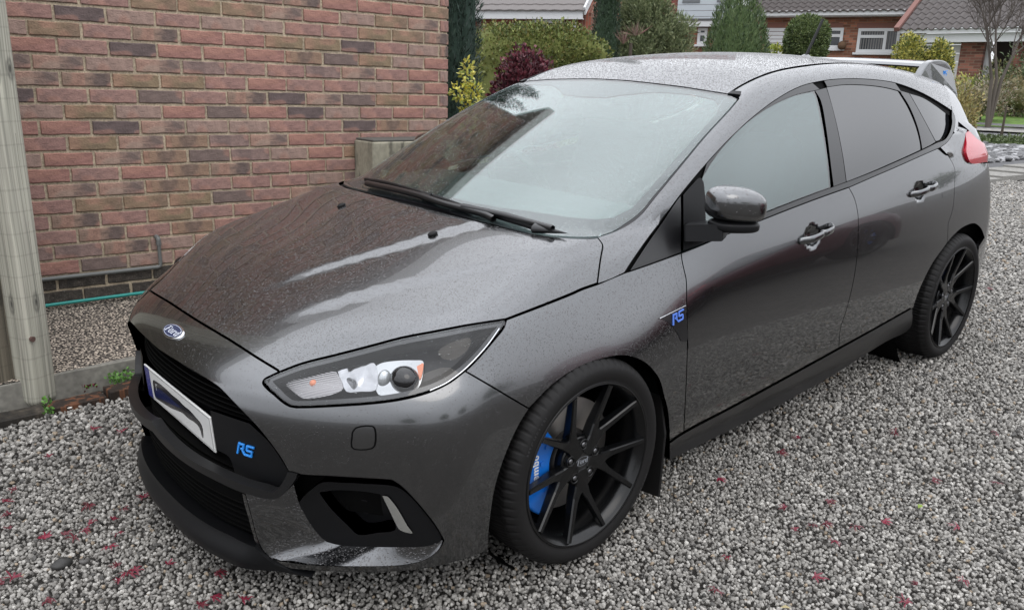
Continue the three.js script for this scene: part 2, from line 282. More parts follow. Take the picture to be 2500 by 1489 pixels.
{ // gravel drive: a bed of small broken stone
  const R = rng(11), stones = [], geos = [];
  for (let k = 0; k < 6; k++) { const g = new THREE.IcosahedronGeometry(1, 0), p = g.attributes.position, seen = new Map(); for (let i = 0; i < p.count; i++) { const key = [p.getX(i), p.getY(i), p.getZ(i)].map((v) => v.toFixed(2)).join(); let s = seen.get(key); if (s === undefined) { s = 0.68 + 0.5 * R(); seen.set(key, s); } p.setXYZ(i, p.getX(i) * s, p.getY(i) * s * 0.72, p.getZ(i) * s * (0.8 + 0.1 * k % 0.4)); } g.computeVertexNormals(); geos.push(g); }
  const mats = [], cols = [];
  const pal = [[0.45, 0.432, 0.40], [0.35, 0.335, 0.31], [0.27, 0.258, 0.236], [0.21, 0.199, 0.182], [0.155, 0.146, 0.134], [0.085, 0.081, 0.075], [0.30, 0.24, 0.175]], wgt = [0.08, 0.30, 0.54, 0.74, 0.88, 0.975, 1];
  const q = new THREE.Quaternion(), e = new THREE.Euler(), m4 = new THREE.Matrix4();
  const put = (x, z, size) => { const c = V(x, 0, z); e.set(R() * 6.3, R() * 6.3, R() * 6.3); q.setFromEuler(e); const s = size * (0.62 + 0.8 * R() * R() + 0.25 * R()); m4.compose(V(x, groundY(x, z) - 0.006 + 0.012 * R() + 0.006 * (fbm(x * 2.2, z * 2.2, 2, 5) - 0.5), z), q, V(s, s, s)); mats.push(m4.clone()); const w = R(); let k = 0; while (w > wgt[k]) k++; const b = 0.85 + 0.3 * R(); cols.push(RGB(pal[k][0] * b, pal[k][1] * b, pal[k][2] * b)); void c; };
  const inv = TILT.clone().invert();
  const ok = (x, z) => { const p = V(x, groundY(x, z), z).applyQuaternion(inv), d = p.clone().sub(CAM); if (d.dot(AX[2]) < 0.4) return -1; const [a, b] = toPx(p); if (a < -420 || a > 2900 || b > 1850 || b < 380) return -1; if (p.x > -0.45 && p.x < 3.1 && p.z > -1.2 && p.z < 0.25) return -1; return d.length(); };
  for (const [st, r0, r1, size] of [[0.0104, 0, 3.4, 0.0075], [0.0140, 3.4, 6.0, 0.0096], [0.020, 6.0, 14.5, 0.0132]])
    for (let x = -2.4; x < 12.2; x += st) for (let z = -2.6; z < 4.5; z += st) { const X = x + (R() - 0.5) * st * 1.3, Z = z + (R() - 0.5) * st * 1.3; if (X < 1.7 && Z < -1.235 + 0.012 * Math.sin(X * 9)) continue; if (X > 1.7 && Z < -1.9 - (X - 1.7) * 0.06) continue; if (X > 9.35 + 0.45 * (Z + 1.3) * 0.0 && X > 9.6) continue; const d = ok(X, Z); if (d < r0 || d >= r1) continue; put(X, Z, size); }
  const by = geos.map(() => []); mats.forEach((m, i) => by[(hash2(i, 3) * 6) | 0].push(i));
  const mat = std(0xffffff, 0.58);
  by.forEach((l, k) => { const im = new THREE.InstancedMesh(geos[k], mat, l.length); im.name = numbered('gravel'); l.forEach((i, j) => { im.setMatrixAt(j, mats[i]); im.setColorAt(j, cols[i]); }); im.castShadow = im.receiveShadow = true; tag(im, ['coarse', 'fine', 'flat', 'angular', 'rounded', 'chunky'][k] + ' pieces of wet grey and white gravel covering the drive', 'gravel', null, 'stuff'); scene.add(im); });
  console.log('stones', mats.length);
}
// ---- brick wall of the house
const wallThing = thing('brick_house_wall', 'weathered reddish brown brick gable wall beside the grey car', 'wall');
function brickTex(k) {
  const R = rng(100 + k), base = [[0.305, 0.182, 0.155], [0.285, 0.165, 0.142], [0.265, 0.172, 0.118], [0.245, 0.168, 0.11], [0.125, 0.09, 0.086], [0.30, 0.205, 0.17], [0.235, 0.172, 0.105], [0.30, 0.155, 0.128], [0.245, 0.165, 0.145], [0.31, 0.215, 0.17], [0.165, 0.118, 0.104], [0.255, 0.172, 0.132]][k % 12], dark = [0.085, 0.065, 0.065], warm = [0.38, 0.20, 0.15];
  const burn = k % 3 !== 1 ? R() * 0.75 : 0, cx = R(), scr = []; for (let i = 0; i < 9; i++) scr.push([R(), R(), (R() - 0.5) * 0.5, R() * 0.2]);
  return dataTex(256, 96, (u, v) => {
    const n1 = fbm(u * 9, v * 3.4, 4, k * 31), n2 = fbm(u * 70, v * 24, 2, k * 7 + 3), n3 = vnoise(u * 3 + 7, v * 1.3, k + 50);
    let c = base.slice(); const d = burn * sstep(0.35, 0.05, Math.abs(u - cx) + 0.25 * (n1 - 0.5)); c = c.map((a, i) => lerp(a, dark[i], d)); const w = 0.45 * sstep(0.55, 0.8, n3); c = c.map((a, i) => lerp(a, warm[i], w));
    let f = 0.74 + 0.55 * n1 + 0.5 * (n2 - 0.5); if (n2 > 0.82) f *= 0.6; const sp = hash2((u * 256) | 0, (v * 96) | 0, k); if (sp > 0.992) f += 0.7; if (k % 2) for (const [a, b, s, l] of scr) { const t = (u - a); if (t > 0 && t < l * 0.4 && Math.abs(v - b - t * s * 6) < 0.012) f += 0.5; }
    return c.map((a) => Math.pow(clamp(a * f, 0, 1), 1 / 2.2));
  }, true, false);
}
const brickBump = dataTex(128, 64, (u, v) => { const h = 0.5 * fbm(u * 30, v * 12, 3, 77) + 0.5 * fbm(u * 7, v * 3, 2, 78); return [h, h, h]; });
const brickMats = Array.from({ length: 12 }, (_, k) => std(0xffffff, 0.88, { map: brickTex(k), bumpMap: brickBump, bumpScale: 0.004 }));
function brickGeo(w, h, d, seed) {                            // rounded arrises, slightly uneven
  const R = rng(seed), sh = new THREE.Shape(), b = 0.0035, n = 7, pts = [];
  const wob = () => (R() - 0.5) * 0.0035;
  for (let i = 0; i <= n; i++) pts.push([lerp(-w / 2 + b, w / 2 - b, i / n), -h / 2 + b + wob()]); for (let i = 1; i < 3; i++) pts.push([w / 2 - b + wob(), lerp(-h / 2 + b, h / 2 - b, i / 3)]); for (let i = n; i >= 0; i--) pts.push([lerp(-w / 2 + b, w / 2 - b, i / n), h / 2 - b + wob()]); for (let i = 2; i > 0; i--) pts.push([-w / 2 + b + wob(), lerp(-h / 2 + b, h / 2 - b, i / 3)]);
  sh.setFromPoints(pts.map((q) => new THREE.Vector2(...q)));
  const g = new THREE.ExtrudeGeometry(sh, { depth: d - b, bevelEnabled: true, bevelThickness: b, bevelSize: b, bevelSegments: 1, curveSegments: 1 }), p = g.attributes.position, uv = g.attributes.uv;
  for (let i = 0; i < p.count; i++) uv.setXY(i, p.getX(i) / w + 0.5, p.getY(i) / h + 0.5);
  return g;
}
const brickGeos = Array.from({ length: 5 }, (_, k) => brickGeo(0.2125, 0.0622, 0.05, 40 + k)), halfGeo = brickGeo(0.103, 0.0655, 0.05, 60);
const mortarTex = dataTex(256, 256, (u, v) => { const a = fbm(u * 64, v * 64, 3, 21, 64, 64), b = fbm(u * 5, v * 5, 3, 22, 5, 5); const f = 0.62 + 0.45 * a + 0.3 * (b - 0.5); return [0.76 * f + 0.05, 0.70 * f + 0.045, 0.61 * f + 0.035]; }, true);
const mortarMat = std(0xffffff, 0.95, { map: (() => { const t = mortarTex.clone(); t.repeat.set(3, 3); t.needsUpdate = true; return t; })() });
const WALL_L = -3.2, WALL_R = 2.208, WALL_TOP = 2.62;
{
  const R = rng(5), rest = brickMats.map(() => []), yTop0 = WP.y;
  const place = (mesh, s, y, out = -0.05) => { const p = onWall(s, y, out); mesh.position.copy(p); mesh.rotation.set((R() - 0.5) * 0.006, wallYaw + (R() - 0.5) * 0.006, (R() - 0.5) * 0.004); };
  const one = (s, y, half, dirty) => {
    const w = R(); let k = Math.floor(R() * 12); if (w < 0.45) k = [0, 1, 5, 7, 9][(R() * 5) | 0];
    const geo = half ? halfGeo : brickGeos[(R() * 5) | 0]; const out = -0.047 - 0.0025 * R();
    const vis = s > -0.32 && y > 0.20 && y < 1.93;
    if (vis) { const m = part(wallThing, 'brick', geo, dirty ? dirtyMats[k % 3] : brickMats[k]); place(m, s, y, out); }
    else { const g = geo.clone(); g.rotateY(wallYaw); const p = onWall(s, y, out); g.translate(p.x, p.y, p.z); rest[k].push(g); }
  };
  const dirtyMats = [0, 1, 2].map((k) => std(0xffffff, 0.9, { map: dataTex(256, 96, (u, v) => { const n = fbm(u * 8, v * 3, 4, 200 + k), m = fbm(u * 40, v * 14, 2, 210 + k), f = 0.55 + 0.7 * n + 0.3 * (m - 0.5), sp = hash2((u * 128) | 0, (v * 48) | 0, 9 + k) > 0.985 ? 0.35 : 0; return [0.30 * f + sp, 0.275 * f + sp, 0.25 * f + sp]; }, true, false), bumpMap: brickBump, bumpScale: 0.005 }));
  for (let r = -13; r < 22; r++) {
    const y = yTop0 - 0.075 * r; if (y > WALL_TOP || y < 0.15) continue; const odd = ((r % 2) + 2) % 2 === 1;
    for (let k = -15; k < 12; k++) { const s = 0.225 * k - (odd ? 0 : 0.1125) + 0.1125 + 0; const a = s - 0.11, b = s + 0.11; if (a < WALL_L) continue; if (b > WALL_R + 0.02) { const w = WALL_R - a - 0.008; if (w > 0.035) { const geo = brickGeo(w, 0.0632, 0.05, 700 + r), kk = Math.floor(R() * 12); const m = part(wallThing, 'brick', geo, brickMats[kk]); place(m, a + 0.0055 + w / 2, y, -0.048); } continue; } one(s + (R() - 0.5) * 0.004, y + (R() - 0.5) * 0.002, false, y < 0.37 && s < 1.5); }
  }
  const field = mergeGeometries(rest.flat().map((g) => g.toNonIndexed ? (g.index ? g.toNonIndexed() : g) : g), false);
  // the bricks out of view, one part
  const groups = rest.map((l, k) => [l, k]).filter(([l]) => l.length); void field;
  for (const [l, k] of groups) { const m = part(wallThing, 'brick_field', mergeGeometries(l), brickMats[k]); m.userData.kind = 'stuff'; }
  const L = WALL_R - WALL_L - 0.008, core = new THREE.BoxGeometry(L, WALL_TOP + 0.4, 0.24); { const p = core.attributes.position, uv = core.attributes.uv; for (let i = 0; i < p.count; i++) uv.setXY(i, p.getX(i) + p.getZ(i), p.getY(i)); }
  const c = part(wallThing, 'mortar', core, mortarMat); const cp = onWall((WALL_L + WALL_R) / 2 - 0.004, (WALL_TOP - 0.4) / 2, -0.0075 - 0.12); c.position.copy(cp); c.rotation.y = wallYaw;
  // return of the house behind the corner, roof edge above
  const ret = new THREE.BoxGeometry(0.24, WALL_TOP + 0.4, 5); const rr = part(wallThing, 'return_wall', ret, brickMats[2]); rr.position.copy(onWall(WALL_R - 0.14, (WALL_TOP - 0.4) / 2, -2.8)); rr.rotation.y = wallYaw;
  const ver = part(wallThing, 'roof_edge', new THREE.BoxGeometry(WALL_R - WALL_L + 0.3, 0.16, 5.2), std(RGB(0.62, 0.62, 0.6), 0.6)); ver.position.copy(onWall((WALL_L + WALL_R) / 2 + 0.05, WALL_TOP + 0.08, -2.5)); ver.rotation.y = wallYaw;
  const rf = part(wallThing, 'roof', new THREE.CylinderGeometry(0.01, 2.9, 1.5, 4, 1).rotateY(Math.PI / 4).scale(1.35, 1, 1.2), std(RGB(0.10, 0.09, 0.085), 0.85)); rf.position.copy(onWall((WALL_L + WALL_R) / 2, WALL_TOP + 0.91, -2.5)); rf.rotation.y = wallYaw;
}
// ---- pipe, hose, path, kerb and edging along the wall
function tube(points, r, seg = 40, rad = 10) { return new THREE.TubeGeometry(new THREE.CatmullRomCurve3(points, false, 'centripetal'), seg, r, rad); }
{
  const pm = std(RGB(0.15, 0.155, 0.15), 0.55, { metalness: 0.2 });
  const pipe = thing('water_pipe', 'grey metal pipe along the foot of the brick wall, turning up and into the wall', 'pipe');
  part(pipe, 'run', tube([onWall(-1.4, 0.387, 0.022), onWall(-0.4, 0.386, 0.022), onWall(0.36, 0.389, 0.022)], 0.0105, 30), pm);
  part(pipe, 'riser', tube([onWall(0.358, 0.389, 0.022), onWall(0.371, 0.393, 0.022), onWall(0.3745, 0.405, 0.022), onWall(0.3745, 0.46, 0.022), onWall(0.374, 0.525, 0.022)], 0.0095, 24), pm);
  part(pipe, 'elbow', tube([onWall(0.374, 0.515, 0.022), onWall(0.3735, 0.537, 0.020), onWall(0.371, 0.545, 0.0), onWall(0.37, 0.546, -0.02)], 0.0125, 20), pm);
  part(pipe, 'collar', new THREE.CylinderGeometry(0.0135, 0.0135, 0.014, 12).translate(...onWall(0.374, 0.512, 0.022).toArray()), pm);
  const chips = std(0xffffff, 0.85, { map: (() => { const t = dataTex(512, 512, (u, v) => { let best = 9, id = 0; const gx = u * 64, gy = v * 64, xi = Math.floor(gx), yi = Math.floor(gy); for (let a = -1; a < 2; a++) for (let b = -1; b < 2; b++) { const cx = (xi + a + 64) % 64, cy = (yi + b + 64) % 64, d = Math.hypot(xi + a + hash2(cx, cy, 1) - gx, yi + b + hash2(cx, cy, 2) - gy); if (d < best) { best = d; id = hash2(cx, cy, 3); } } const f = best > 0.52 ? 0.22 : 0.35 + 0.62 * id; return [f * 0.86, f * 0.80, f * 0.73]; }, true); t.repeat.set(1 / 0.62, 1 / 0.62); return t; })(), bumpMap: (() => { const t = dataTex(512, 512, (u, v) => { let best = 9; const gx = u * 64, gy = v * 64, xi = Math.floor(gx), yi = Math.floor(gy); for (let a = -1; a < 2; a++) for (let b = -1; b < 2; b++) { const cx = (xi + a + 64) % 64, cy = (yi + b + 64) % 64, d = Math.hypot(xi + a + hash2(cx, cy, 1) - gx, yi + b + hash2(cx, cy, 2) - gy); if (d < best) best = d; } const f = clamp(1.1 - best * 1.3, 0, 1); return [f, f, f]; }); t.repeat.set(1 / 0.62, 1 / 0.62); return t; })(), bumpScale: 0.006 });
  // aggregate path between kerb and wall, tilting up to the wall
  const A = [-1.42, 0.098], B = [-2.06, 0.238], pos = [], uv = [], idx = [], N = 12; for (let i = 0; i <= N; i++) { const x = lerp(-3.4, 1.75, i / N), rise = 0.041 * (x + 0.75) * 0.35; for (const [z, y] of [A, [lerp(A[0], B[0], 0.5), lerp(A[1], B[1], 0.55)], B]) { const zz = z + 0.06 * (x + 0.6); pos.push(x, y + rise, zz); uv.push(x, zz); } } for (let i = 0; i < N; i++) for (let j = 0; j < 2; j++) { const a = i * 3 + j, b = a + 3; idx.push(a, b, a + 1, b, b + 1, a + 1); }
  const g = new THREE.BufferGeometry(); g.setAttribute('position', new THREE.Float32BufferAttribute(pos, 3)); g.setAttribute('uv', new THREE.Float32BufferAttribute(uv, 2)); g.setIndex(idx); g.computeVertexNormals(); const m = new THREE.Mesh(g, chips); m.name = 'path'; m.receiveShadow = true; tag(m, null, null, null, 'structure'); scene.add(m);
  const hose = new THREE.Mesh(tube([onWall(-1.6, 0.225, 0.03), onWall(-0.7, 0.246, 0.034), onWall(-0.15, 0.258, 0.03), onWall(0.275, 0.264, 0.034), onWall(0.9, 0.27, 0.03)], 0.0085, 60), phys(RGB(0.02, 0.27, 0.24), 0.4)); hose.name = 'garden_hose'; tag(hose, 'thin green garden hose lying along the foot of the brick wall', 'hose'); scene.add(shadow(hose));
  // kerb of concrete blocks
  const conc = dataTex(256, 256, (u, v) => { const a = fbm(u * 60, v * 60, 3, 61, 60, 60), b = fbm(u * 5, v * 5, 4, 62, 5, 5), f = 0.30 + 0.22 * b + 0.16 * a; return [f, f * 0.98, f * 0.92]; }, true); const concMat = std(0xffffff, 0.9, { map: conc });
  const kerb = thing('concrete_kerb', 'low grey concrete block kerb holding the aggregate path beside the fence post', 'kerb');
  for (let k = 0; k < 7; k++) { const L = 0.42, x = -3.0 + k * (L + 0.008) - 0.105, z = -1.442 + 0.06 * (x + L / 2 + 0.6), y = groundY(x, z) + 0.045; const b = new RoundedBoxGeometry(L, 0.125, 0.05, 2, 0.006); { const p = b.attributes.position, u = b.attributes.uv; for (let i = 0; i < p.count; i++) u.setXY(i, p.getX(i) + k * 0.37, p.getY(i) + p.getZ(i)); } const q = part(kerb, 'block', b, concMat); q.position.set(x + L / 2, y, z); q.rotation.set(0, -0.06, 0.035); }
  const soil = std(RGB(0.035, 0.03, 0.024), 0.95);
  const bed = new THREE.Mesh(new THREE.BoxGeometry(5, 0.05, 0.26).translate(-0.9, 0, 0), soil); bed.name = 'soil_strip'; bed.position.set(0, groundY(-0.9, -1.36) - 0.026, -1.36); bed.rotation.set(0, -0.05, 0.041); tag(bed, null, null, null, 'structure'); scene.add(shadow(bed));
  // edging bricks laid flat
  const R = rng(31), eT = dataTex(256, 128, (u, v) => { const n = fbm(u * 7, v * 4, 4, 91), m = fbm(u * 40, v * 20, 2, 92), f = 0.45 + 0.75 * n + 0.3 * (m - 0.5); const w = sstep(0.5, 0.62, n); return [lerp(0.20, 0.38, w) * f + 0.02, lerp(0.155, 0.24, w) * f + 0.015, lerp(0.125, 0.16, w) * f + 0.01]; }, true, false), eM = std(0xffffff, 0.85, { map: eT, bumpMap: brickBump, bumpScale: 0.006 }), eD = std(0xffffff, 0.8, { map: dataTex(256, 64, (u, v) => { const n = fbm(u * 8, v * 3, 4, 95), f = 0.12 + 0.28 * n * n; return [f * 1.05, f * 0.95, f * 0.82]; }, true, false), bumpMap: brickBump, bumpScale: 0.006 });
  const edging = thing('brick_edging', 'row of dark weathered bricks laid end to end along the edge of the gravel', 'edging');
  for (let k = 0; k < 13; k++) { const x = -2.7 + k * 0.232, z = -1.292 + 0.025 * (x + 0.9) + (R() - 0.5) * 0.008; const q = part(edging, 'brick', brickGeo(0.222, 0.10, 0.065, 300 + k), k === 8 || k === 9 || k === 5 ? eM : eD); q.rotation.set(-Math.PI / 2 + (R() - 0.5) * 0.05, (R() - 0.5) * 0.03, (R() - 0.5) * 0.04); q.position.set(x, groundY(x, z) - 0.045 + 0.012 * R(), z); }
}
// ---- fence post, fence, concrete bunker, weeds and litter near the wall
const woodTex = (seed, tint) => dataTex(256, 1024, (u, v) => {
  const wv = u + 0.05 * Math.sin(v * 9 + seed) + 0.03 * fbm(u * 3, v * 6, 2, seed), g = fbm(wv * 26, v * 3.2, 4, seed + 1), f = fbm(wv * 90, v * 14, 2, seed + 2), b = fbm(u * 3, v * 5, 3, seed + 3);
  let c = 0.52 + 0.34 * g + 0.16 * (f - 0.5) + 0.16 * (b - 0.5); let k = 0;
  for (const [kx, ky] of [[0.25, 0.60], [0.72, 0.605], [0.55, 0.20]]) { const d = Math.hypot((u - kx) * 1.0, (v - ky) * 7); const dd = d + 0.05 * (fbm(u * 12, v * 80, 2, seed + 5) - 0.5); if (dd < 0.17) { c *= 1 - 0.55 * Math.pow(1 - Math.max(0, dd) / 0.17, 0.9) * (0.8 + 0.3 * Math.sin(dd * 70)); k = 1; } }
  const crack = Math.abs(u - 0.33 - 0.05 * Math.sin(v * 5 + 1) - 0.012 * Math.sin(v * 47)); if (crack < 0.012 && v > 0.62) c *= 0.2; const cr2 = Math.abs(u - 0.60 - 0.05 * Math.sin(v * 6) - 0.01 * Math.sin(v * 39)); if (cr2 < 0.006 && v > 0.1 && v < 0.5) c *= 0.45;
  const line = Math.abs(((v * 26) % 1) - 0.5) < 0.04 ? 0.94 : 1; c *= line; const gr = fbm(u * 4, v * 9, 3, seed + 8); return [c * tint[0], c * (tint[1] + 0.012 * gr), c * tint[2]];
}, true, false);
{
  const post = thing('fence_post', 'pale weathered square wooden fence post with knots and a rusty bolt', 'post');
  const H = 2.3, b = new RoundedBoxGeometry(0.125, H, 0.125, 5, 0.034), p = b.attributes.position, uv = b.attributes.uv, n = b.attributes.normal;
  for (let i = 0; i < p.count; i++) { const s = Math.abs(n.getX(i)) > Math.abs(n.getZ(i)); uv.setXY(i, (s ? p.getZ(i) : p.getX(i)) / 0.115 * 0.96 + 0.5 + (s ? 0.0 : 0), (p.getY(i) + H / 2) / H); }
  const bx = -0.965, bz = -1.452, by = groundY(bx, bz);
  const pm = std(0xffffff, 0.85, { map: woodTex(3, [0.90, 0.88, 0.815]) });
  const q = part(post, 'shaft', b, pm); q.position.set(bx, by + H / 2 - 0.02, bz); q.rotation.set(0.008, 0.45, 0.012);
  const bolt = onWall(0, 0); void bolt;
  const bp = (() => { const d = wRay(77, 828), t = ((V(bx, 0, bz).sub(CW)).dot(V(0.43, 0, -0.9)) - 0.058) / d.dot(V(0.43, 0, -0.9)); return CW.clone().addScaledVector(d, t); })();
  const bo = part(post, 'bolt', new THREE.CylinderGeometry(0.011, 0.012, 0.012, 8).rotateX(Math.PI / 2), std(RGB(0.10, 0.055, 0.045), 0.8)); bo.position.copy(bp); bo.rotation.y = 0.45 + Math.PI;
  // fence to the left of the post: an upright batten and horizontal boards
  const fence = thing('wooden_fence', 'weathered fence of horizontal boards with an upright batten, left of the post', 'fence');
  const fm = std(0xffffff, 0.88, { map: woodTex(23, [0.56, 0.52, 0.46]) }), fm2 = std(0xffffff, 0.88, { map: woodTex(43, [0.54, 0.49, 0.44]) });
  const uvFit = (g, w, h) => { const P = g.attributes.position, U = g.attributes.uv; for (let i = 0; i < P.count; i++) U.setXY(i, P.getX(i) / w + 0.5, P.getY(i) / h + 0.5); return g; };
  const bat = part(fence, 'batten', uvFit(new RoundedBoxGeometry(0.10, 2.1, 0.035, 2, 0.005), 0.1, 2.1), fm); bat.position.set(-1.055, groundY(-1.055, -1.5) + 1.10, -1.485); bat.rotation.y = 0.35;
  for (let k = 0; k < 14; k++) { const g = new RoundedBoxGeometry(0.145, 1.5, 0.022, 2, 0.004); uvFit(g, 0.145, 1.5); g.rotateZ(Math.PI / 2); const m = part(fence, 'board', g, k % 2 ? fm : fm2); m.position.set(-1.80, groundY(-1.8, -1.55) + 0.13 + k * 0.148, -1.54 + (k % 2) * 0.006); m.rotation.set(0.05, 0.05, 0); }
  const gb = part(fence, 'gravel_board', uvFit(new RoundedBoxGeometry(0.16, 1.7, 0.04, 2, 0.005), 0.16, 1.7).rotateZ(Math.PI / 2), fm2); gb.position.set(-1.86, groundY(-1.8, -1.46) + 0.06, -1.475); gb.rotation.y = 0.03;
}
{ // concrete bunker against the wall
  const top = 1.015, t = dataTex(256, 256, (u, v) => { const a = fbm(u * 6, v * 6, 4, 301), b = fbm(u * 50, v * 50, 2, 302), st = sstep(0.50, 0.75, fbm(u * 9, v * 5, 4, 303)); let f = 0.58 + 0.22 * (a - 0.5) + 0.1 * (b - 0.5); const d = lerp(1, 0.52, st); return [f * d, f * d * 0.97, f * d * 0.86]; }, true);
  const cm = std(0xffffff, 0.9, { map: t }); const bk = thing('concrete_bunker', 'stained pale concrete box standing against the brick wall behind the car', 'bunker');
  const s0 = 1.532, topY = 1.028; let D = 0.05; { const inv = TILT.clone().invert(); for (; D < 0.8; D += 0.005) if (toPx(onWall(s0, topY, D).applyQuaternion(inv))[0] > 909) break; }
  const foot0 = onWall(s0 + 0.3, 0, D / 2), base = groundY(foot0.x, foot0.z), h = topY - base; void top;
  const mk = (w, hh, d) => { const g = new RoundedBoxGeometry(w, hh, d, 2, 0.012), P = g.attributes.position, U = g.attributes.uv; for (let i = 0; i < P.count; i++) U.setXY(i, (P.getX(i) + P.getZ(i)) * 1.6, P.getY(i) * 1.2 + 0.4); return g; };
  const body = part(bk, 'box', mk(0.60, h, D - 0.004), cm); body.position.set(foot0.x, base + h / 2, foot0.z); body.rotation.y = wallYaw;
  const lid = part(bk, 'lid', mk(0.585, 0.012, D - 0.02), std(RGB(0.10, 0.095, 0.085), 0.9)); lid.position.set(foot0.x, topY + 0.006, foot0.z); lid.rotation.y = wallYaw;
}
// small weeds
function leafMesh(list, mat) { const pos = [], nor = [], col = [], idx = []; for (const { p, d, u, l, w, c } of list) { const s = d.clone().cross(u).normalize(), n = s.clone().cross(d).normalize(), b = pos.length / 3; const fold = n.clone().multiplyScalar(w * 0.25); for (const q of [p.clone(), p.clone().addScaledVector(d, l * 0.5).addScaledVector(s, w / 2).add(fold), p.clone().addScaledVector(d, l), p.clone().addScaledVector(d, l * 0.5).addScaledVector(s, -w / 2).add(fold)]) { pos.push(q.x, q.y, q.z); nor.push(n.x, n.y, n.z); col.push(c.r, c.g, c.b); } idx.push(b, b + 1, b + 2, b, b + 2, b + 3); } const g = new THREE.BufferGeometry(); g.setAttribute('position', new THREE.Float32BufferAttribute(pos, 3)); g.setAttribute('normal', new THREE.Float32BufferAttribute(nor, 3)); g.setAttribute('color', new THREE.Float32BufferAttribute(col, 3)); g.setIndex(idx); return g; }
const leafMat = phys(0xffffff, 0.55, { vertexColors: true, transmission: 0.25, thickness: 0 });
const weedSpots = [[295, 935, 'low leafy green weed growing against the concrete kerb', 110, 0.055, 0.05], [118, 1012, 'small upright weed with pale leaves on the brick edging', 40, 0.016, 0.07], [235, 727, 'tiny green weed beside the hose at the wall foot', 14, 0.025, 0.02], [215, 955, 'dark red and green tuft between edging brick and kerb', 16, 0.03, 0.02]];
weedSpots.forEach(([px, py, label, n, spread, up], k) => { const R = rng(900 + k), o = onGround(px, py, k === 2 ? 0.2 : 0.012), list = []; for (let i = 0; i < n; i++) { const p = V(o.x + (R() - 0.5) * spread * 2, o.y + R() * up, o.z + (R() - 0.5) * spread * 1.2), d = V(R() - 0.5, 0.35 + 0.3 * R(), R() - 0.5).normalize(); const gr = 0.7 + 0.6 * R(); list.push({ p, d, u: V(R() - 0.5, 1, R() - 0.5), l: 0.011 + 0.010 * R(), w: 0.009 + 0.006 * R(), c: k === 3 && R() < 0.6 ? RGB(0.16 * gr, 0.02, 0.03) : RGB(0.13 * gr, 0.30 * gr, 0.05 * gr) }); } const t = new THREE.Mesh(leafMesh(list), leafMat); t.name = numbered('weed'); tag(t, label, 'weed'); scene.add(shadow(t)); });
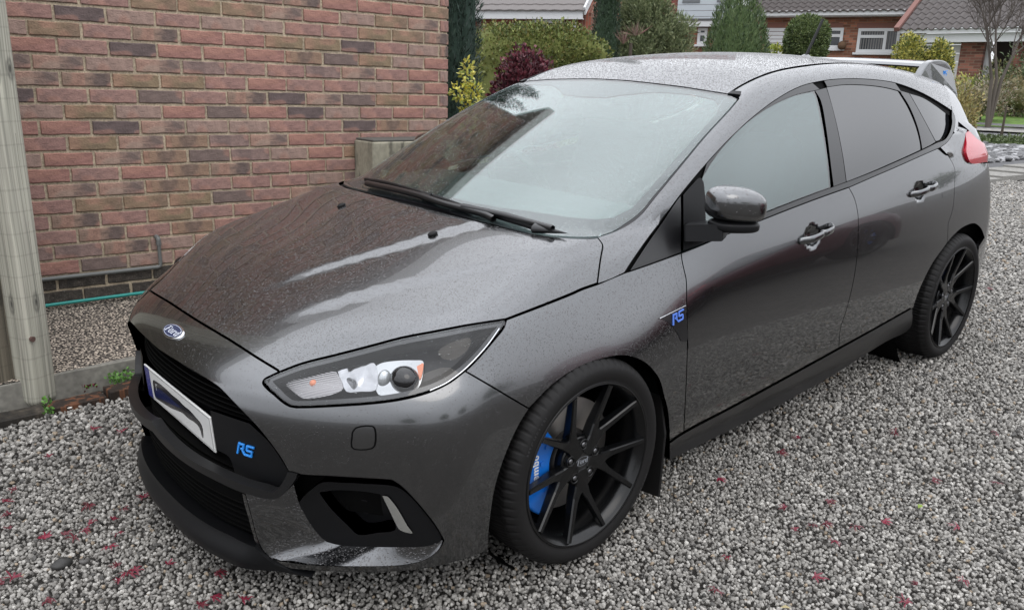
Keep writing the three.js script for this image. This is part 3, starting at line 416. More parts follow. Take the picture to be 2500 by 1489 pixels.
// fallen leaves: finely cut crimson ones on the gravel, read off the photograph
{
  const Zq = (l) => Q(0, 950, 2.753, l), Zr = (l) => Q(1600, 1050, 2.769, l);
  const spots = [...Zq([[615, 275], [825, 290], [322, 465], [90, 690], [600, 780], [830, 810], [970, 735], [755, 890], [60, 850], [60, 950], [430, 990, 1], [500, 1010, 1], [560, 960, 1], [595, 915, 1], [790, 980], [298, 1015], [730, 1070], [790, 1200, 1], [850, 1240, 1], [900, 1225, 1], [800, 1300, 1], [1125, 1190], [1450, 1240], [20, 1320, 1], [80, 1280, 1], [300, 1435], [1420, 1410], [1335, 1465], [1630, 1430], [15, 770]]), ...Zr([[1630, 15], [2310, 30], [975, 65], [840, 150], [420, 345], [875, 540], [1168, 495], [1150, 645], [1060, 655], [945, 690], [1350, 660], [1540, 635], [2045, 665], [1205, 760], [490, 870], [1080, 1000], [405, 1090], [1770, 1055], [2085, 1025], [1690, 1180], [2290, 365], [1880, 345]]), [2415, 708], [2185, 1063]];
  const R = rng(77), mats = [0, 1, 2].map((k) => phys([RGB(0.24, 0.012, 0.04), RGB(0.18, 0.012, 0.032), RGB(0.13, 0.018, 0.028)][k], 0.42, { transmission: 0.2, thickness: 0 }));
  spots.forEach(([px, py], k) => {
    const o = onGround(px, py, 0.014), pos = [], idx = [], n = 6 + ((R() * 3) | 0), a0 = R() * 6.28, fan = 2.2 + R() * 2.4, len = 0.024 + 0.018 * R();
    for (let i = 0; i < n; i++) { const a = a0 + (i / (n - 1) - 0.5) * fan, L = len * (1 - 0.45 * Math.abs(i / (n - 1) - 0.5) * 2) * (0.8 + 0.4 * R()), w = 0.0024 + 0.0012 * R(), curl = (R() - 0.4) * 0.012, b = pos.length / 3; for (let j = 0; j <= 4; j++) { const t = j / 4, r = t * L, wv = w * Math.sin(Math.PI * (0.15 + 0.8 * t)), bend = a + curl * 30 * t * t * 0.6, cx = Math.cos(bend) * r, cz = Math.sin(bend) * r, y = 0.004 + curl * t + 0.008 * Math.sin(t * 3) * R(); pos.push(cx - Math.sin(bend) * wv, y, cz + Math.cos(bend) * wv, cx + Math.sin(bend) * wv, y + 0.001, cz - Math.cos(bend) * wv); } for (let j = 0; j < 4; j++) { const q = b + j * 2; idx.push(q, q + 1, q + 2, q + 1, q + 3, q + 2); } }
    const g = new THREE.BufferGeometry(); g.setAttribute('position', new THREE.Float32BufferAttribute(pos, 3)); g.setIndex(idx); g.computeVertexNormals();
    const m = new THREE.Mesh(g, mats[(R() * 3) | 0]); m.name = numbered('fallen_leaf'); m.position.copy(o); m.rotation.set((R() - 0.5) * 0.3, 0, (R() - 0.5) * 0.3); tag(m, 'finely cut crimson leaf fallen on the wet gravel', 'leaf', 'crimson leaves scattered on the gravel'); scene.add(shadow(m));
  });
  [[2243, 1241, [0.20, 0.30, 0.02], 'single yellow green leaf on the gravel beside the car'], [1905, 1483, [0.5, 0.42, 0.22], 'pale tan dead leaf on the gravel'], [2335, 1318, [0.42, 0.33, 0.16], 'ochre dead leaf on the gravel next to crimson ones']].forEach(([px, py, c, label], k) => { const o = onGround(px, py, 0.016), list = [{ p: V(0, 0, 0), d: V(Math.cos(k), 0.12, Math.sin(k)).normalize(), u: V(0.2, 1, 0.1), l: 0.03, w: 0.018, c: RGB(...c) }]; const m = new THREE.Mesh(leafMesh(list), leafMat); m.name = numbered('fallen_leaf'); m.position.copy(o); tag(m, label, 'leaf'); scene.add(shadow(m)); });
  [[150, 1375, 0.024, [0.035, 0.034, 0.032], 'dark flat stone lying on the gravel'], [205, 1370, 0.013, [0.10, 0.095, 0.09], 'small grey stone beside the dark flat stone'], [168, 995, 0.010, [0.66, 0.64, 0.6], 'white stone on the brown edging brick'], [22, 1008, 0.013, [0.33, 0.32, 0.3], 'grey stone on the edging left of the post'], [38, 1015, 0.012, [0.62, 0.6, 0.58], 'pale flat stone on the edging left of the post'], [72, 1003, 0.009, [0.45, 0.43, 0.4], 'small buff stone at the foot of the post']].forEach(([px, py, r, c, label], k) => { const o = onGround(px, py, 0.012), g = mergeVertices(new THREE.IcosahedronGeometry(r, 1)), p = g.attributes.position; for (let i = 0; i < p.count; i++) { const s = 0.75 + 0.5 * hash2(i, k, 4); p.setXYZ(i, p.getX(i) * s * 1.25, p.getY(i) * s * 0.6, p.getZ(i) * s); } g.computeVertexNormals(); const m = new THREE.Mesh(g, std(RGB(...c), 0.6)); m.name = numbered('stone'); m.position.copy(o); tag(m, label, 'stone'); scene.add(shadow(m)); });
}
// ---------------------------------------------------------------- gardens and houses beyond
function quad(name, pxs, lift, mat, tile = 1) { const pts = pxs.map(([a, b]) => onGround(a, b)), pos = [], uv = []; for (const p of pts) { pos.push(p.x, p.y + lift, p.z); uv.push(p.x / tile, p.z / tile); } const g = new THREE.BufferGeometry(); g.setAttribute('position', new THREE.Float32BufferAttribute(pos, 3)); g.setAttribute('uv', new THREE.Float32BufferAttribute(uv, 2)); const t = THREE.ShapeUtils.triangulateShape(pts.map((p) => new THREE.Vector2(p.x, p.z)), []); g.setIndex(t.flatMap(([a, b, c]) => [a, c, b])); g.computeVertexNormals(); const m = new THREE.Mesh(g, mat); m.name = name; m.receiveShadow = true; tag(m, null, null, null, 'structure'); scene.add(m); return m; }
const grassTex = dataTex(256, 256, (u, v) => { const a = fbm(u * 70, v * 70, 2, 401, 70, 70), b = fbm(u * 6, v * 6, 3, 402, 6, 6), f = 0.5 + 0.6 * a + 0.3 * (b - 0.5); return [0.42 * f, 0.56 * f, 0.20 * f]; }, true), grassMat = std(0xffffff, 0.9, { map: grassTex });
const tarTex = dataTex(256, 256, (u, v) => { const a = fbm(u * 80, v * 80, 2, 411, 80, 80), b = fbm(u * 4, v * 4, 3, 412, 4, 4), f = 0.30 + 0.12 * a + 0.12 * (b - 0.5); return [f, f, f * 1.02]; }, true), tarMat = std(0xffffff, 0.6, { map: tarTex }), paleMat = std(0xffffff, 0.8, { map: dataTex(128, 128, (u, v) => { const f = 0.52 + 0.25 * (fbm(u * 30, v * 30, 3, 421, 30, 30) - 0.5); return [f, f * 0.985, f * 0.95]; }, true) });
quad('garden_ground', [[1000, 372], [2900, 405], [2900, 268], [1000, 235]], 0.0, std(RGB(0.055, 0.05, 0.04), 0.95), 2);
quad('pebble_bed', [[2150, 362], [2420, 358], [2900, 380], [2900, 352], [2500, 402], [2150, 470]].slice(0, 0).concat([[2150, 352], [2900, 384], [2900, 330], [2900, 392], [2500, 400], [2150, 448]].filter((_, i) => i !== 2)), 0.006, std(RGB(0.09, 0.09, 0.095), 0.7));
quad('lawn', [[2100, 322], [2900, 372], [2900, 384], [2100, 351]], 0.010, grassMat);
quad('road', [[2100, 292], [2900, 343], [2900, 368], [2100, 319]], 0.014, tarMat, 2);
quad('pavement', [[2100, 303], [2900, 345], [2900, 351], [2100, 309]], 0.05, paleMat, 2);
quad('verge', [[2100, 262], [2900, 291], [2900, 330], [2100, 296]], 0.012, grassMat);
quad('far_road', [[2370, 299], [2900, 330], [2900, 342], [2370, 304]], 0.018, tarMat, 2);
{ // stone edging at the end of the drive
  const ed = thing('stone_edging', 'row of flat pale grey stone slabs between the gravel and the pebble bed', 'edging'), a = onGround(2330, 446), b = onGround(2900, 352), d = b.clone().sub(a), L = d.length(), n = Math.floor(L / 0.62); d.normalize();
  for (let k = 0; k < n; k++) { const c = a.clone().addScaledVector(d, (k + 0.5) * 0.62); const m = part(ed, 'slab', new RoundedBoxGeometry(0.614, 0.07, 0.55, 2, 0.006), paleMat); m.position.set(c.x, groundY(c.x, c.z) + 0.01, c.z); m.rotation.y = Math.atan2(-d.z, d.x); }
  // slate and pebbles
  const R = rng(61), g = new THREE.IcosahedronGeometry(1, 1), list = [], cols = []; { const p = g.attributes.position; for (let i = 0; i < p.count; i++) p.setY(i, p.getY(i) * 0.5); g.computeVertexNormals(); }
  for (let i = 0; i < 2600; i++) { const px = 2380 + 330 * R(), t = R(), py = lerp(lerp(357, 374, (px - 2380) / 330), lerp(402, 368, (px - 2380) / 330), t), o = onGround(px, py); const s = 0.03 + 0.05 * R(); list.push(new THREE.Matrix4().compose(V(o.x, o.y + 0.012 + 0.02 * R(), o.z), new THREE.Quaternion().setFromEuler(new THREE.Euler(R() - 0.5, R() * 6, R() - 0.5)), V(s * (0.8 + R() * 0.8), s, s))); const c = R() < 0.3 ? 0.24 + 0.16 * R() : 0.05 + 0.11 * R(); cols.push(RGB(c, c, c * 1.03)); }
  const im = new THREE.InstancedMesh(g, std(0xffffff, 0.5), list.length); im.name = 'pebbles'; list.forEach((m, i) => { im.setMatrixAt(i, m); im.setColorAt(i, cols[i]); }); tag(im, 'dark and pale pebbles filling the bed beyond the drive', 'pebbles', null, 'stuff'); im.castShadow = im.receiveShadow = true; scene.add(im);
}
// ---- plants: leaves spread through a volume round dark twigs
const P3 = (x, y, z) => fbm(x + 3.1 * z, y - 1.7 * z, 3, 13);
function crownLeaves({ n, at, leaf, pal, seed, up = 0.2, out = 0.8 }) {
  const R = rng(seed), list = [];
  for (let i = 0; i < n; i++) { const { p, o } = at(R); const d = V(R() - 0.5, R() - 0.5, R() - 0.5).multiplyScalar(1.3).addScaledVector(o, out).add(V(0, up, 0)).normalize(); const c = pal[(R() * pal.length) | 0], b = 0.95 + 0.75 * R(); list.push({ p, d, u: V(R() - 0.5, R() - 0.5, R() - 0.5).addScaledVector(o, 0.6), l: leaf[0] * (0.6 + 0.8 * R()), w: leaf[1] * (0.6 + 0.8 * R()), c: RGB(c[0] * b, c[1] * b, c[2] * b) }); }
  return leafMesh(list);
}
const folMat = phys(0xffffff, 0.6, { vertexColors: true, transmission: 0.22, thickness: 0 }), barkMat = std(RGB(0.07, 0.055, 0.042), 0.9);
// lobes: [dx, dy, dz, rx, ry, rz] relative to the base, in metres
function shrub(name, label, category, base, lobes, { n = 3000, leaf = [0.05, 0.03], pal, seed = 1, up = 0.2, out = 0.8, rough = 0.25, core = 0.72, trunk = 0.05, group, fill = 0.25 }) {
  const t = thing(name, label, category, group); t.position.copy(base);
  const vol = lobes.map((l) => Math.pow(l[3] * l[4] * l[5], 2 / 3)), sum = vol.reduce((a, b) => a + b, 0);
  const at = (R) => { let w = R() * sum, k = 0; while (w > vol[k] && k < lobes.length - 1) { w -= vol[k]; k++; } const l = lobes[k]; let o; do { o = V(R() * 2 - 1, R() * 2 - 1, R() * 2 - 1); } while (o.length() > 1 || o.length() < 0.05); o.normalize(); const bump = 1 + rough * (P3(o.x * 3 + l[0] * 5, o.y * 3 + seed, o.z * 3) - 0.5) * 2, r = (R() < fill ? 0.6 + 0.4 * R() : 0.9 + 0.14 * R()) * bump; return { p: V(l[0] + o.x * l[3] * r, l[1] + o.y * l[4] * r, l[2] + o.z * l[5] * r), o }; };
  part(t, 'crown', crownLeaves({ n, at, leaf, pal, seed, up, out }), folMat);
  const cores = lobes.map((l) => { const g = new THREE.IcosahedronGeometry(1, 2), p = g.attributes.position; for (let i = 0; i < p.count; i++) { const o = V(p.getX(i), p.getY(i), p.getZ(i)), b = core * (1 + rough * (P3(o.x * 3 + l[0] * 5, o.y * 3 + seed, o.z * 3) - 0.5) * 2); p.setXYZ(i, l[0] + o.x * l[3] * b, l[1] + o.y * l[4] * b, l[2] + o.z * l[5] * b); } g.computeVertexNormals(); return g; });
  part(t, 'inner_twigs', mergeGeometries(cores), std(RGB(...[0, 1, 2].map((i) => pal.reduce((a, c) => a + c[i], 0) / pal.length)), 0.95)).userData.kind = 'stuff';
  part(t, 'trunk', new THREE.CylinderGeometry(trunk * 0.35, trunk * 0.5, 0.6, 8).translate(0, 0.28, 0), barkMat);
  t.traverse((m) => { if (m.isMesh) m.castShadow = m.receiveShadow = true; }); return t;
}
const spanPx = (a, b, d) => atDist(a, 200, d).distanceTo(atDist(b, 200, d));
const foot = (px, d) => { const p = atDist(px, 200, d); return V(p.x, groundY(p.x, p.z), p.z); };
const yAt = (px, py, d) => atDist(px, py, d).y;
const hOf = (px, py, d) => yAt(px, py, d) - foot(px, d).y;
const away = (px) => { const d = wRay(px, 220); return V(d.x, 0, d.z).normalize(); };
{
  let d = 7.2, f = foot(1098, d); const wd = spanPx(1025, 1168, d), H = 3.4;
  const cols = []; for (let k = 0; k < 9; k++) { const a = k / 9 * 6.28, r = k ? wd * 0.27 : 0; cols.push([Math.cos(a) * r, H * (0.30 + 0.05 * (k % 3)), Math.sin(a) * r, wd * 0.24, H * (0.34 + 0.05 * ((k * 7) % 4)), wd * 0.24]); }
  shrub('columnar_conifer', 'narrow dark green upright conifer at the corner of the brick wall', 'conifer', f, cols, { n: 20000, leaf: [0.06, 0.010], pal: [[0.020, 0.042, 0.030], [0.028, 0.055, 0.038], [0.014, 0.030, 0.024]], seed: 3, up: 0.9, out: 0.5, rough: 0.2 });
  d = 6.3; f = foot(1135, d); const hy = hOf(1135, 250, d);
  shrub('golden_shrub', 'thin shrub with yellow leaves in front of the dark upright conifer', 'shrub', f, [[0.02, hy + 0.22, 0, 0.04, 0.09, 0.04], [-0.05, hy + 0.08, 0, 0.07, 0.05, 0.05], [0.06, hy + 0.05, 0.03, 0.05, 0.10, 0.05], [0.03, hy - 0.1, 0, 0.06, 0.12, 0.05]], { n: 420, leaf: [0.035, 0.02], pal: [[0.55, 0.50, 0.08], [0.45, 0.46, 0.10], [0.62, 0.58, 0.18], [0.24, 0.30, 0.06]], seed: 4, rough: 0.5, core: 0.25, trunk: 0.02, fill: 0.5 });
  // privet hedge
  d = 10.5; const a = foot(1150, d + 0.6), b = foot(1462, d), c = a.clone().lerp(b, 0.5), L = a.distanceTo(b), hh = hOf(1300, 62, d), lob = []; const dir = b.clone().sub(a).normalize();
  for (let k = 0; k < 9; k++) { const s = (k / 8 - 0.5) * (L - 0.5); lob.push([dir.x * s, hh * 0.50, dir.z * s, L * 0.11, hh * (k === 8 ? 0.42 : 0.5), 0.55]); lob.push([dir.x * s, hh * 0.78, dir.z * s, L * 0.10, hh * (k === 8 ? 0.16 : 0.225), 0.5]); }
  shrub('privet_hedge', 'clipped green hedge in front of the white edged bungalow roof', 'hedge', c, lob, { n: 30000, leaf: [0.044, 0.026], pal: [[0.15, 0.18, 0.045], [0.11, 0.145, 0.035], [0.19, 0.21, 0.06], [0.07, 0.095, 0.025], [0.18, 0.16, 0.05]], seed: 5, rough: 0.12, core: 0.86 });
  d = 8.2; f = foot(1282, d); const rh = hOf(1282, 132, d), rw = spanPx(1190, 1378, d) / 2;
  shrub('purple_shrub', 'rounded dark red leaved bush in front of the green hedge', 'shrub', f, [[0, rh * 0.55, 0, rw * 0.96, rh * 0.45, rw * 0.9], [rw * 0.55, rh * 0.62, 0, rw * 0.45, rh * 0.34, rw * 0.5], [-rw * 0.35, rh * 0.5, 0.1, rw * 0.62, rh * 0.42, rw * 0.6]], { n: 11000, leaf: [0.042, 0.027], pal: [[0.105, 0.018, 0.028], [0.07, 0.012, 0.02], [0.14, 0.03, 0.045], [0.045, 0.012, 0.018]], seed: 6, rough: 0.18, core: 0.82 });
  // juniper in several upright plumes
  d = 11.5; f = foot(1560, d); const jw = spanPx(1450, 1670, d), J = (px, py) => { const q = atDist(px, py, d); return [q.x - f.x, q.y - f.y, q.z - f.z]; };
  const pl = [[1566, 40, 34, 70], [1605, 72, 40, 52], [1550, 98, 34, 50], [1478, 112, 26, 34], [1505, 132, 48, 38], [1445, 130, 22, 24], [1628, 102, 26, 42], [1654, 74, 11, 30], [1575, 125, 55, 55], [1642, 128, 36, 36], [1540, 34, 16, 44], [1592, 20, 18, 50]].map(([x, y, rx, ry]) => [...J(x, y), rx * d / 2005, ry * d / 2005, 0.3]);
  shrub('spreading_juniper', 'loose grey green juniper with upright plumes beyond the car roof', 'juniper', f, pl, { n: 26000, leaf: [0.06, 0.014], pal: [[0.20, 0.235, 0.12], [0.155, 0.19, 0.09], [0.25, 0.27, 0.15], [0.10, 0.13, 0.065]], seed: 7, up: 0.55, out: 0.8, rough: 0.45, core: 0.66, fill: 0.35 }); void jw;
  // red strap-leaved plant
  d = 10.6; const cd = foot(1535, d), list = [], R = rng(88); for (const [px, py] of [[1522, 108], [1552, 88]]) { const o = atDist(px, py, d).sub(cd); for (let i = 0; i < 30; i++) { const q = V(R() - 0.5, 0.1 + 0.9 * R(), R() - 0.5).normalize(); list.push({ p: o.clone(), d: q, u: V(R(), 0.3, R()), l: 0.14 + 0.12 * R(), w: 0.010, c: RGB(0.20 + 0.08 * R(), 0.12, 0.105) }); } }
  const cp = thing('cordyline', 'spiky plant with reddish strap leaves in front of the juniper', 'plant'); cp.position.copy(cd); part(cp, 'leaves', leafMesh(list), folMat); part(cp, 'stem', new THREE.CylinderGeometry(0.02, 0.03, hOf(1535, 105, d), 7).translate(0, hOf(1535, 105, d) / 2, 0), barkMat);
  d = 11.2; f = foot(1472, d); shrub('columnar_conifer', 'tall slim dark cypress between bungalow and red brick house', 'conifer', f, [[0, 1.3, 0, spanPx(1447, 1497, d) / 2, 1.4, 0.2], [0, 2.6, 0, spanPx(1450, 1494, d) / 2, 1.5, 0.2]], { n: 9000, leaf: [0.05, 0.012], pal: [[0.026, 0.05, 0.026], [0.035, 0.065, 0.03], [0.018, 0.034, 0.02]], seed: 8, up: 0.9, out: 0.5, rough: 0.12, core: 0.85 });
  d = 14.5; f = foot(1791, d); const ow = spanPx(1714, 1871, d) / 2, oh = hOf(1791, -14, d);
  shrub('rounded_conifer', 'large egg shaped dark green conifer behind the car roof', 'conifer', f, [[0, oh * 0.52, 0, ow, oh * 0.48, ow], [0, oh * 0.36, 0, ow * 1.02, oh * 0.34, ow]], { n: 24000, leaf: [0.075, 0.015], pal: [[0.06, 0.10, 0.035], [0.08, 0.125, 0.042], [0.04, 0.07, 0.026], [0.10, 0.135, 0.05]], seed: 9, up: 0.9, out: 0.55, rough: 0.12, core: 0.85 });
  d = 16; f = foot(1958, d); const bw = spanPx(1905, 2012, d) / 2, bh = hOf(1958, 37, d), bl = hOf(1958, 140, d);
  shrub('clipped_bush', 'dense clipped round topped green bush beside the white garage door', 'bush', f, [[0, (bh + bl) / 2, 0, bw, (bh - bl) / 2, bw], [0, (bh + bl) / 2 - 0.15, 0, bw * 1.0, (bh - bl) / 2, bw]], { n: 14000, leaf: [0.042, 0.024], pal: [[0.065, 0.10, 0.03], [0.095, 0.135, 0.04], [0.045, 0.07, 0.022], [0.13, 0.16, 0.055]], seed: 10, rough: 0.10, core: 0.9 });
  d = 15; for (const [px, py, w, hgt, sd] of [[2212, 98, 66, 100, 11], [2285, 112, 48, 85, 12]]) { f = foot(px, d); const w2 = w / 2 * d / 2005, h2 = hgt / 2 * d / 2005, cy = hOf(px, py + hgt / 2, d); shrub('variegated_shrub', sd === 11 ? 'yellow and green variegated shrub below the wide white window' : 'smaller yellow variegated shrub in front of the white garage door', 'shrub', f, [[0, cy, 0, w2, h2, w2], [w2 * 0.3, cy - h2 * 0.5, 0, w2, h2 * 0.9, w2], [-w2 * 0.2, cy + h2 * 0.25, 0, w2 * 0.6, h2 * 0.8, w2 * 0.6]], { n: 5000, leaf: [0.042, 0.026], pal: [[0.36, 0.33, 0.07], [0.30, 0.30, 0.06], [0.10, 0.13, 0.03], [0.05, 0.07, 0.02], [0.5, 0.46, 0.14]], seed: sd, rough: 0.35, core: 0.75 }); }
  d = 16; for (const [px, py, w, hgt, label, sd] of [[1885, 122, 40, 40, 'small yellow green plant at the foot of the clipped bush', 13]]) { f = foot(px, d); const k = d / 2005, cy = hOf(px, py + 14, d); shrub('garden_plant', label, 'plant', f, [[0, cy, 0, w / 2 * k, hgt / 2 * k, w / 2 * k]], { n: 500, leaf: [0.07, 0.03], pal: [[0.35, 0.36, 0.07], [0.2, 0.25, 0.05]], seed: sd, rough: 0.5, core: 0.4 }); }
  // border of the far garden, right of the car
  const B = [[2352, 275, 75, 118, 13.5, 'tawny twiggy shrub behind the rear of the car', [[0.26, 0.21, 0.09], [0.34, 0.28, 0.11], [0.16, 0.13, 0.06], [0.20, 0.20, 0.07]], 2600, 0.05], [2362, 222, 80, 60, 24, 'yellowish garden shrub under the brick pillar', [[0.26, 0.28, 0.06], [0.14, 0.18, 0.05], [0.36, 0.34, 0.10]], 1500, 0.08], [2440, 205, 80, 90, 26, 'tall olive green shrub by the house door', [[0.12, 0.14, 0.06], [0.20, 0.18, 0.08], [0.07, 0.09, 0.04]], 1700, 0.09], [2492, 225, 100, 90, 24, 'brownish green shrub beside the bare tree', [[0.13, 0.11, 0.06], [0.09, 0.10, 0.045], [0.2, 0.16, 0.08]], 1700, 0.08], [2410, 232, 110, 70, 22, 'low mixed plants under the bare tree', [[0.11, 0.12, 0.05], [0.2, 0.15, 0.09], [0.25, 0.22, 0.17]], 1700, 0.07], [2560, 190, 160, 170, 25, 'broad dark green bush at the far end of the garden', [[0.05, 0.08, 0.03], [0.09, 0.12, 0.05]], 2200, 0.09], [2470, 345, 190, 22, 17, 'low dark green ground cover at the edge of the pebble bed', [[0.06, 0.085, 0.03], [0.09, 0.12, 0.04], [0.045, 0.06, 0.025]], 2600, 0.05]];
  B.forEach(([px, py, w, hgt, dd, label, pal, n, ls], k) => { const q = foot(px, dd), s = dd / 2005, cy = hOf(px, py, dd); shrub('garden_shrub', label, 'shrub', q, [[0, cy, 0, w / 2 * s, hgt / 2 * s, w / 2 * s], [w * 0.2 * s, cy - hgt * 0.15 * s, 0, w * 0.4 * s, hgt * 0.4 * s, w * 0.35 * s], [-w * 0.22 * s, cy - hgt * 0.1 * s, 0.1, w * 0.35 * s, hgt * 0.42 * s, w * 0.35 * s]], { n, leaf: [ls, ls * 0.5], pal, seed: 30 + k, rough: 0.5, core: 0.6, fill: 0.4, up: 0.4 }); });
}
{ // bare tree
  const R = rng(404), f = foot(2432, 20), parts = []; const t = thing('bare_tree', 'leafless grey tree with many fine branches in the far garden', 'tree'); t.position.copy(f);
  const seg = (a, b, r0, r1, sides) => { const d = b.clone().sub(a), g = new THREE.CylinderGeometry(r1, r0, d.length(), sides, 1, true).translate(0, d.length() / 2, 0); g.applyQuaternion(new THREE.Quaternion().setFromUnitVectors(V(0, 1, 0), d.normalize())); g.translate(a.x, a.y, a.z); return g; };
  const grow = (a, dir, len, r, lv, out) => { let p = a.clone(), d = dir.clone(); const n = 3; for (let i = 0; i < n; i++) { const q = p.clone().addScaledVector(d, len / n); out.push(seg(p, q, r * (1 - i * 0.2), r * (1 - (i + 1) * 0.2), lv < 2 ? 7 : 4)); p = q; d.add(V((R() - 0.5) * 0.35, 0.08, (R() - 0.5) * 0.35)).normalize(); if (lv < 4) for (let k = 0; k < (lv === 0 ? 2 : 1 + (R() < 0.6 ? 1 : 0)); k++) { const s = d.clone().add(V((R() - 0.5) * 1.9, 0.1 + 0.5 * R(), (R() - 0.5) * 1.9)).normalize(); grow(p, s, len * (0.55 + 0.25 * R()), Math.max(0.004, r * 0.5), lv + 1, out); } } };
  const stems = []; for (const dx of [-0.10, 0.02, 0.13]) stems.push(seg(V(dx * 0.4, 0, 0), V(dx, 1.0, dx * 0.5), 0.042, 0.034, 8)); part(t, 'trunk', mergeGeometries(stems), std(RGB(0.10, 0.085, 0.07), 0.9));
  for (const dx of [-0.10, 0.02, 0.13]) grow(V(dx, 0.97, dx * 0.5), V(dx * 3.2, 1, (R() - 0.5) * 0.9).normalize(), 1.5, 0.030, 0, parts); part(t, 'branches', mergeGeometries(parts), std(RGB(0.09, 0.075, 0.065), 0.9)); shadow(t);
}
// ---- houses
const farBrick = (seed, tint) => dataTex(512, 512, (u, v) => { const r = Math.floor(v * 40), s = u * 14 + (r % 2) * 0.5, k = Math.floor(s), fx = s - k, fy = v * 40 - r, id = hash2(k % 14, r, seed); if (fx < 0.05 || fy < 0.15) return [0.52, 0.47, 0.41]; const f = 0.75 + 0.45 * id + 0.15 * (hash2((u * 512) | 0, (v * 512) | 0, seed) - 0.5); return [tint[0] * f, tint[1] * f, tint[2] * f]; }, true);
const hb = (seed, tint) => { const t = farBrick(seed, tint); t.repeat.set(1 / 3.15, 1 / 3.0); return std(0xffffff, 0.9, { map: t }); };
const brickA = hb(1, [0.56, 0.33, 0.27]), brickB = hb(2, [0.50, 0.27, 0.25]), brickC = hb(3, [0.56, 0.37, 0.29]), brickD = hb(4, [0.50, 0.33, 0.28]);
const upvc = std(RGB(0.62, 0.63, 0.64), 0.45), winGlass = phys(RGB(0.035, 0.04, 0.045), 0.06, { ior: 1.6 }), tileM = std(RGB(0.062, 0.052, 0.049), 0.8), tileM2 = std(RGB(0.085, 0.074, 0.071), 0.75), tileA = std(RGB(0.15, 0.135, 0.13), 0.7), clad = std(RGB(0.46, 0.50, 0.53), 0.55), blindM = std(RGB(0.16, 0.155, 0.15), 0.8);
function facade(pa, da, pb, db) { const a = atDist(pa, 200, da), b = atDist(pb, 200, db), dir = V(b.x - a.x, 0, b.z - a.z), L = dir.length(); dir.normalize(); const n = V(-dir.z, 0, dir.x); if (n.dot(V(CW.x - a.x, 0, CW.z - a.z)) < 0) n.negate(); const uvp = (px, py) => { const d = wRay(px, py), t = (V(a.x, CW.y, a.z).sub(CW).dot(n)) / d.dot(n), q = CW.clone().addScaledVector(d, t); return [V(q.x - a.x, 0, q.z - a.z).dot(dir), q.y]; }; return { a, dir, L, n, uvp, yaw: Math.atan2(-dir.z, dir.x), base: Math.min(groundY(a.x, a.z), groundY(b.x, b.z)) - 0.3 }; }
function onF(f, mesh, u, y, out) { mesh.position.set(f.a.x + f.dir.x * u + f.n.x * out, y, f.a.z + f.dir.z * u + f.n.z * out); mesh.rotation.y = f.yaw; return mesh; }
const flip = (f) => V(f.n.x, 0, f.n.z).dot(V(-f.dir.z, 0, f.dir.x)) > 0 ? 1 : -1;
function slab(parent, name, f, u0, u1, y0, y1, out, depth, mat) { const w = Math.abs(u1 - u0), h = Math.abs(y1 - y0), g = new THREE.BoxGeometry(w, h, depth), p = g.attributes.position, uv = g.attributes.uv; for (let i = 0; i < p.count; i++) uv.setXY(i, p.getX(i) + p.getZ(i) + (u0 + u1) / 2, p.getY(i) + (y0 + y1) / 2); return onF(f, part(parent, name, g, mat), (u0 + u1) / 2, (y0 + y1) / 2, out - depth / 2); }
function rectPx(f, x0, y0, x1, y1) { const a = f.uvp(x0, y0), b = f.uvp(x1, y1), c = f.uvp(x0, y1); return [Math.min(a[0], c[0]), Math.max(b[0], f.uvp(x1, y0)[0]), (b[1] + c[1]) / 2, (a[1] + f.uvp(x1, y0)[1]) / 2]; }
function windowPx(house, f, x0, y0, x1, y1, bars = [], blinds = true) {
  const [u0, u1, v0, v1] = rectPx(f, x0, y0, x1, y1), w = new THREE.Group(); w.name = 'window'; house.add(w); const t = 0.085;
  slab(w, 'pane', f, u0, u1, v0, v1, 0.012, 0.02, winGlass);
  if (blinds) for (let k = 0; k < 14; k++) { const a = lerp(u0 + t, u1 - t, (k + 0.2) / 14), b = lerp(u0 + t, u1 - t, (k + 0.65) / 14); slab(w, 'blind_slat', f, a, b, v0 + t, v1 - t, 0.017, 0.004, blindM); }
  slab(w, 'frame', f, u0, u0 + t, v0, v1, 0.05, 0.06, upvc); slab(w, 'frame', f, u1 - t, u1, v0, v1, 0.05, 0.06, upvc); slab(w, 'frame', f, u0 + t, u1 - t, v1 - t, v1, 0.05, 0.06, upvc); slab(w, 'frame', f, u0 + t, u1 - t, v0, v0 + t, 0.05, 0.06, upvc);
  for (const b of bars) { if (b.x !== undefined) { const u = lerp(u0, u1, b.x); slab(w, 'mullion', f, u - t / 2, u + t / 2, v0 + t, v1 - t, 0.048, 0.05, upvc); } else { const v = lerp(v0, v1, b.y), a = lerp(u0, u1, b.from ?? 0), c = lerp(u0, u1, b.to ?? 1); slab(w, 'transom', f, a + t * 0.5, c - t * 0.5, v - t / 2, v + t / 2, 0.046, 0.05, upvc); } }
  slab(w, 'sill', f, u0 - 0.08, u1 + 0.08, v0 - 0.07, v0 - 0.005, 0.12, 0.14, upvc); return w;
}
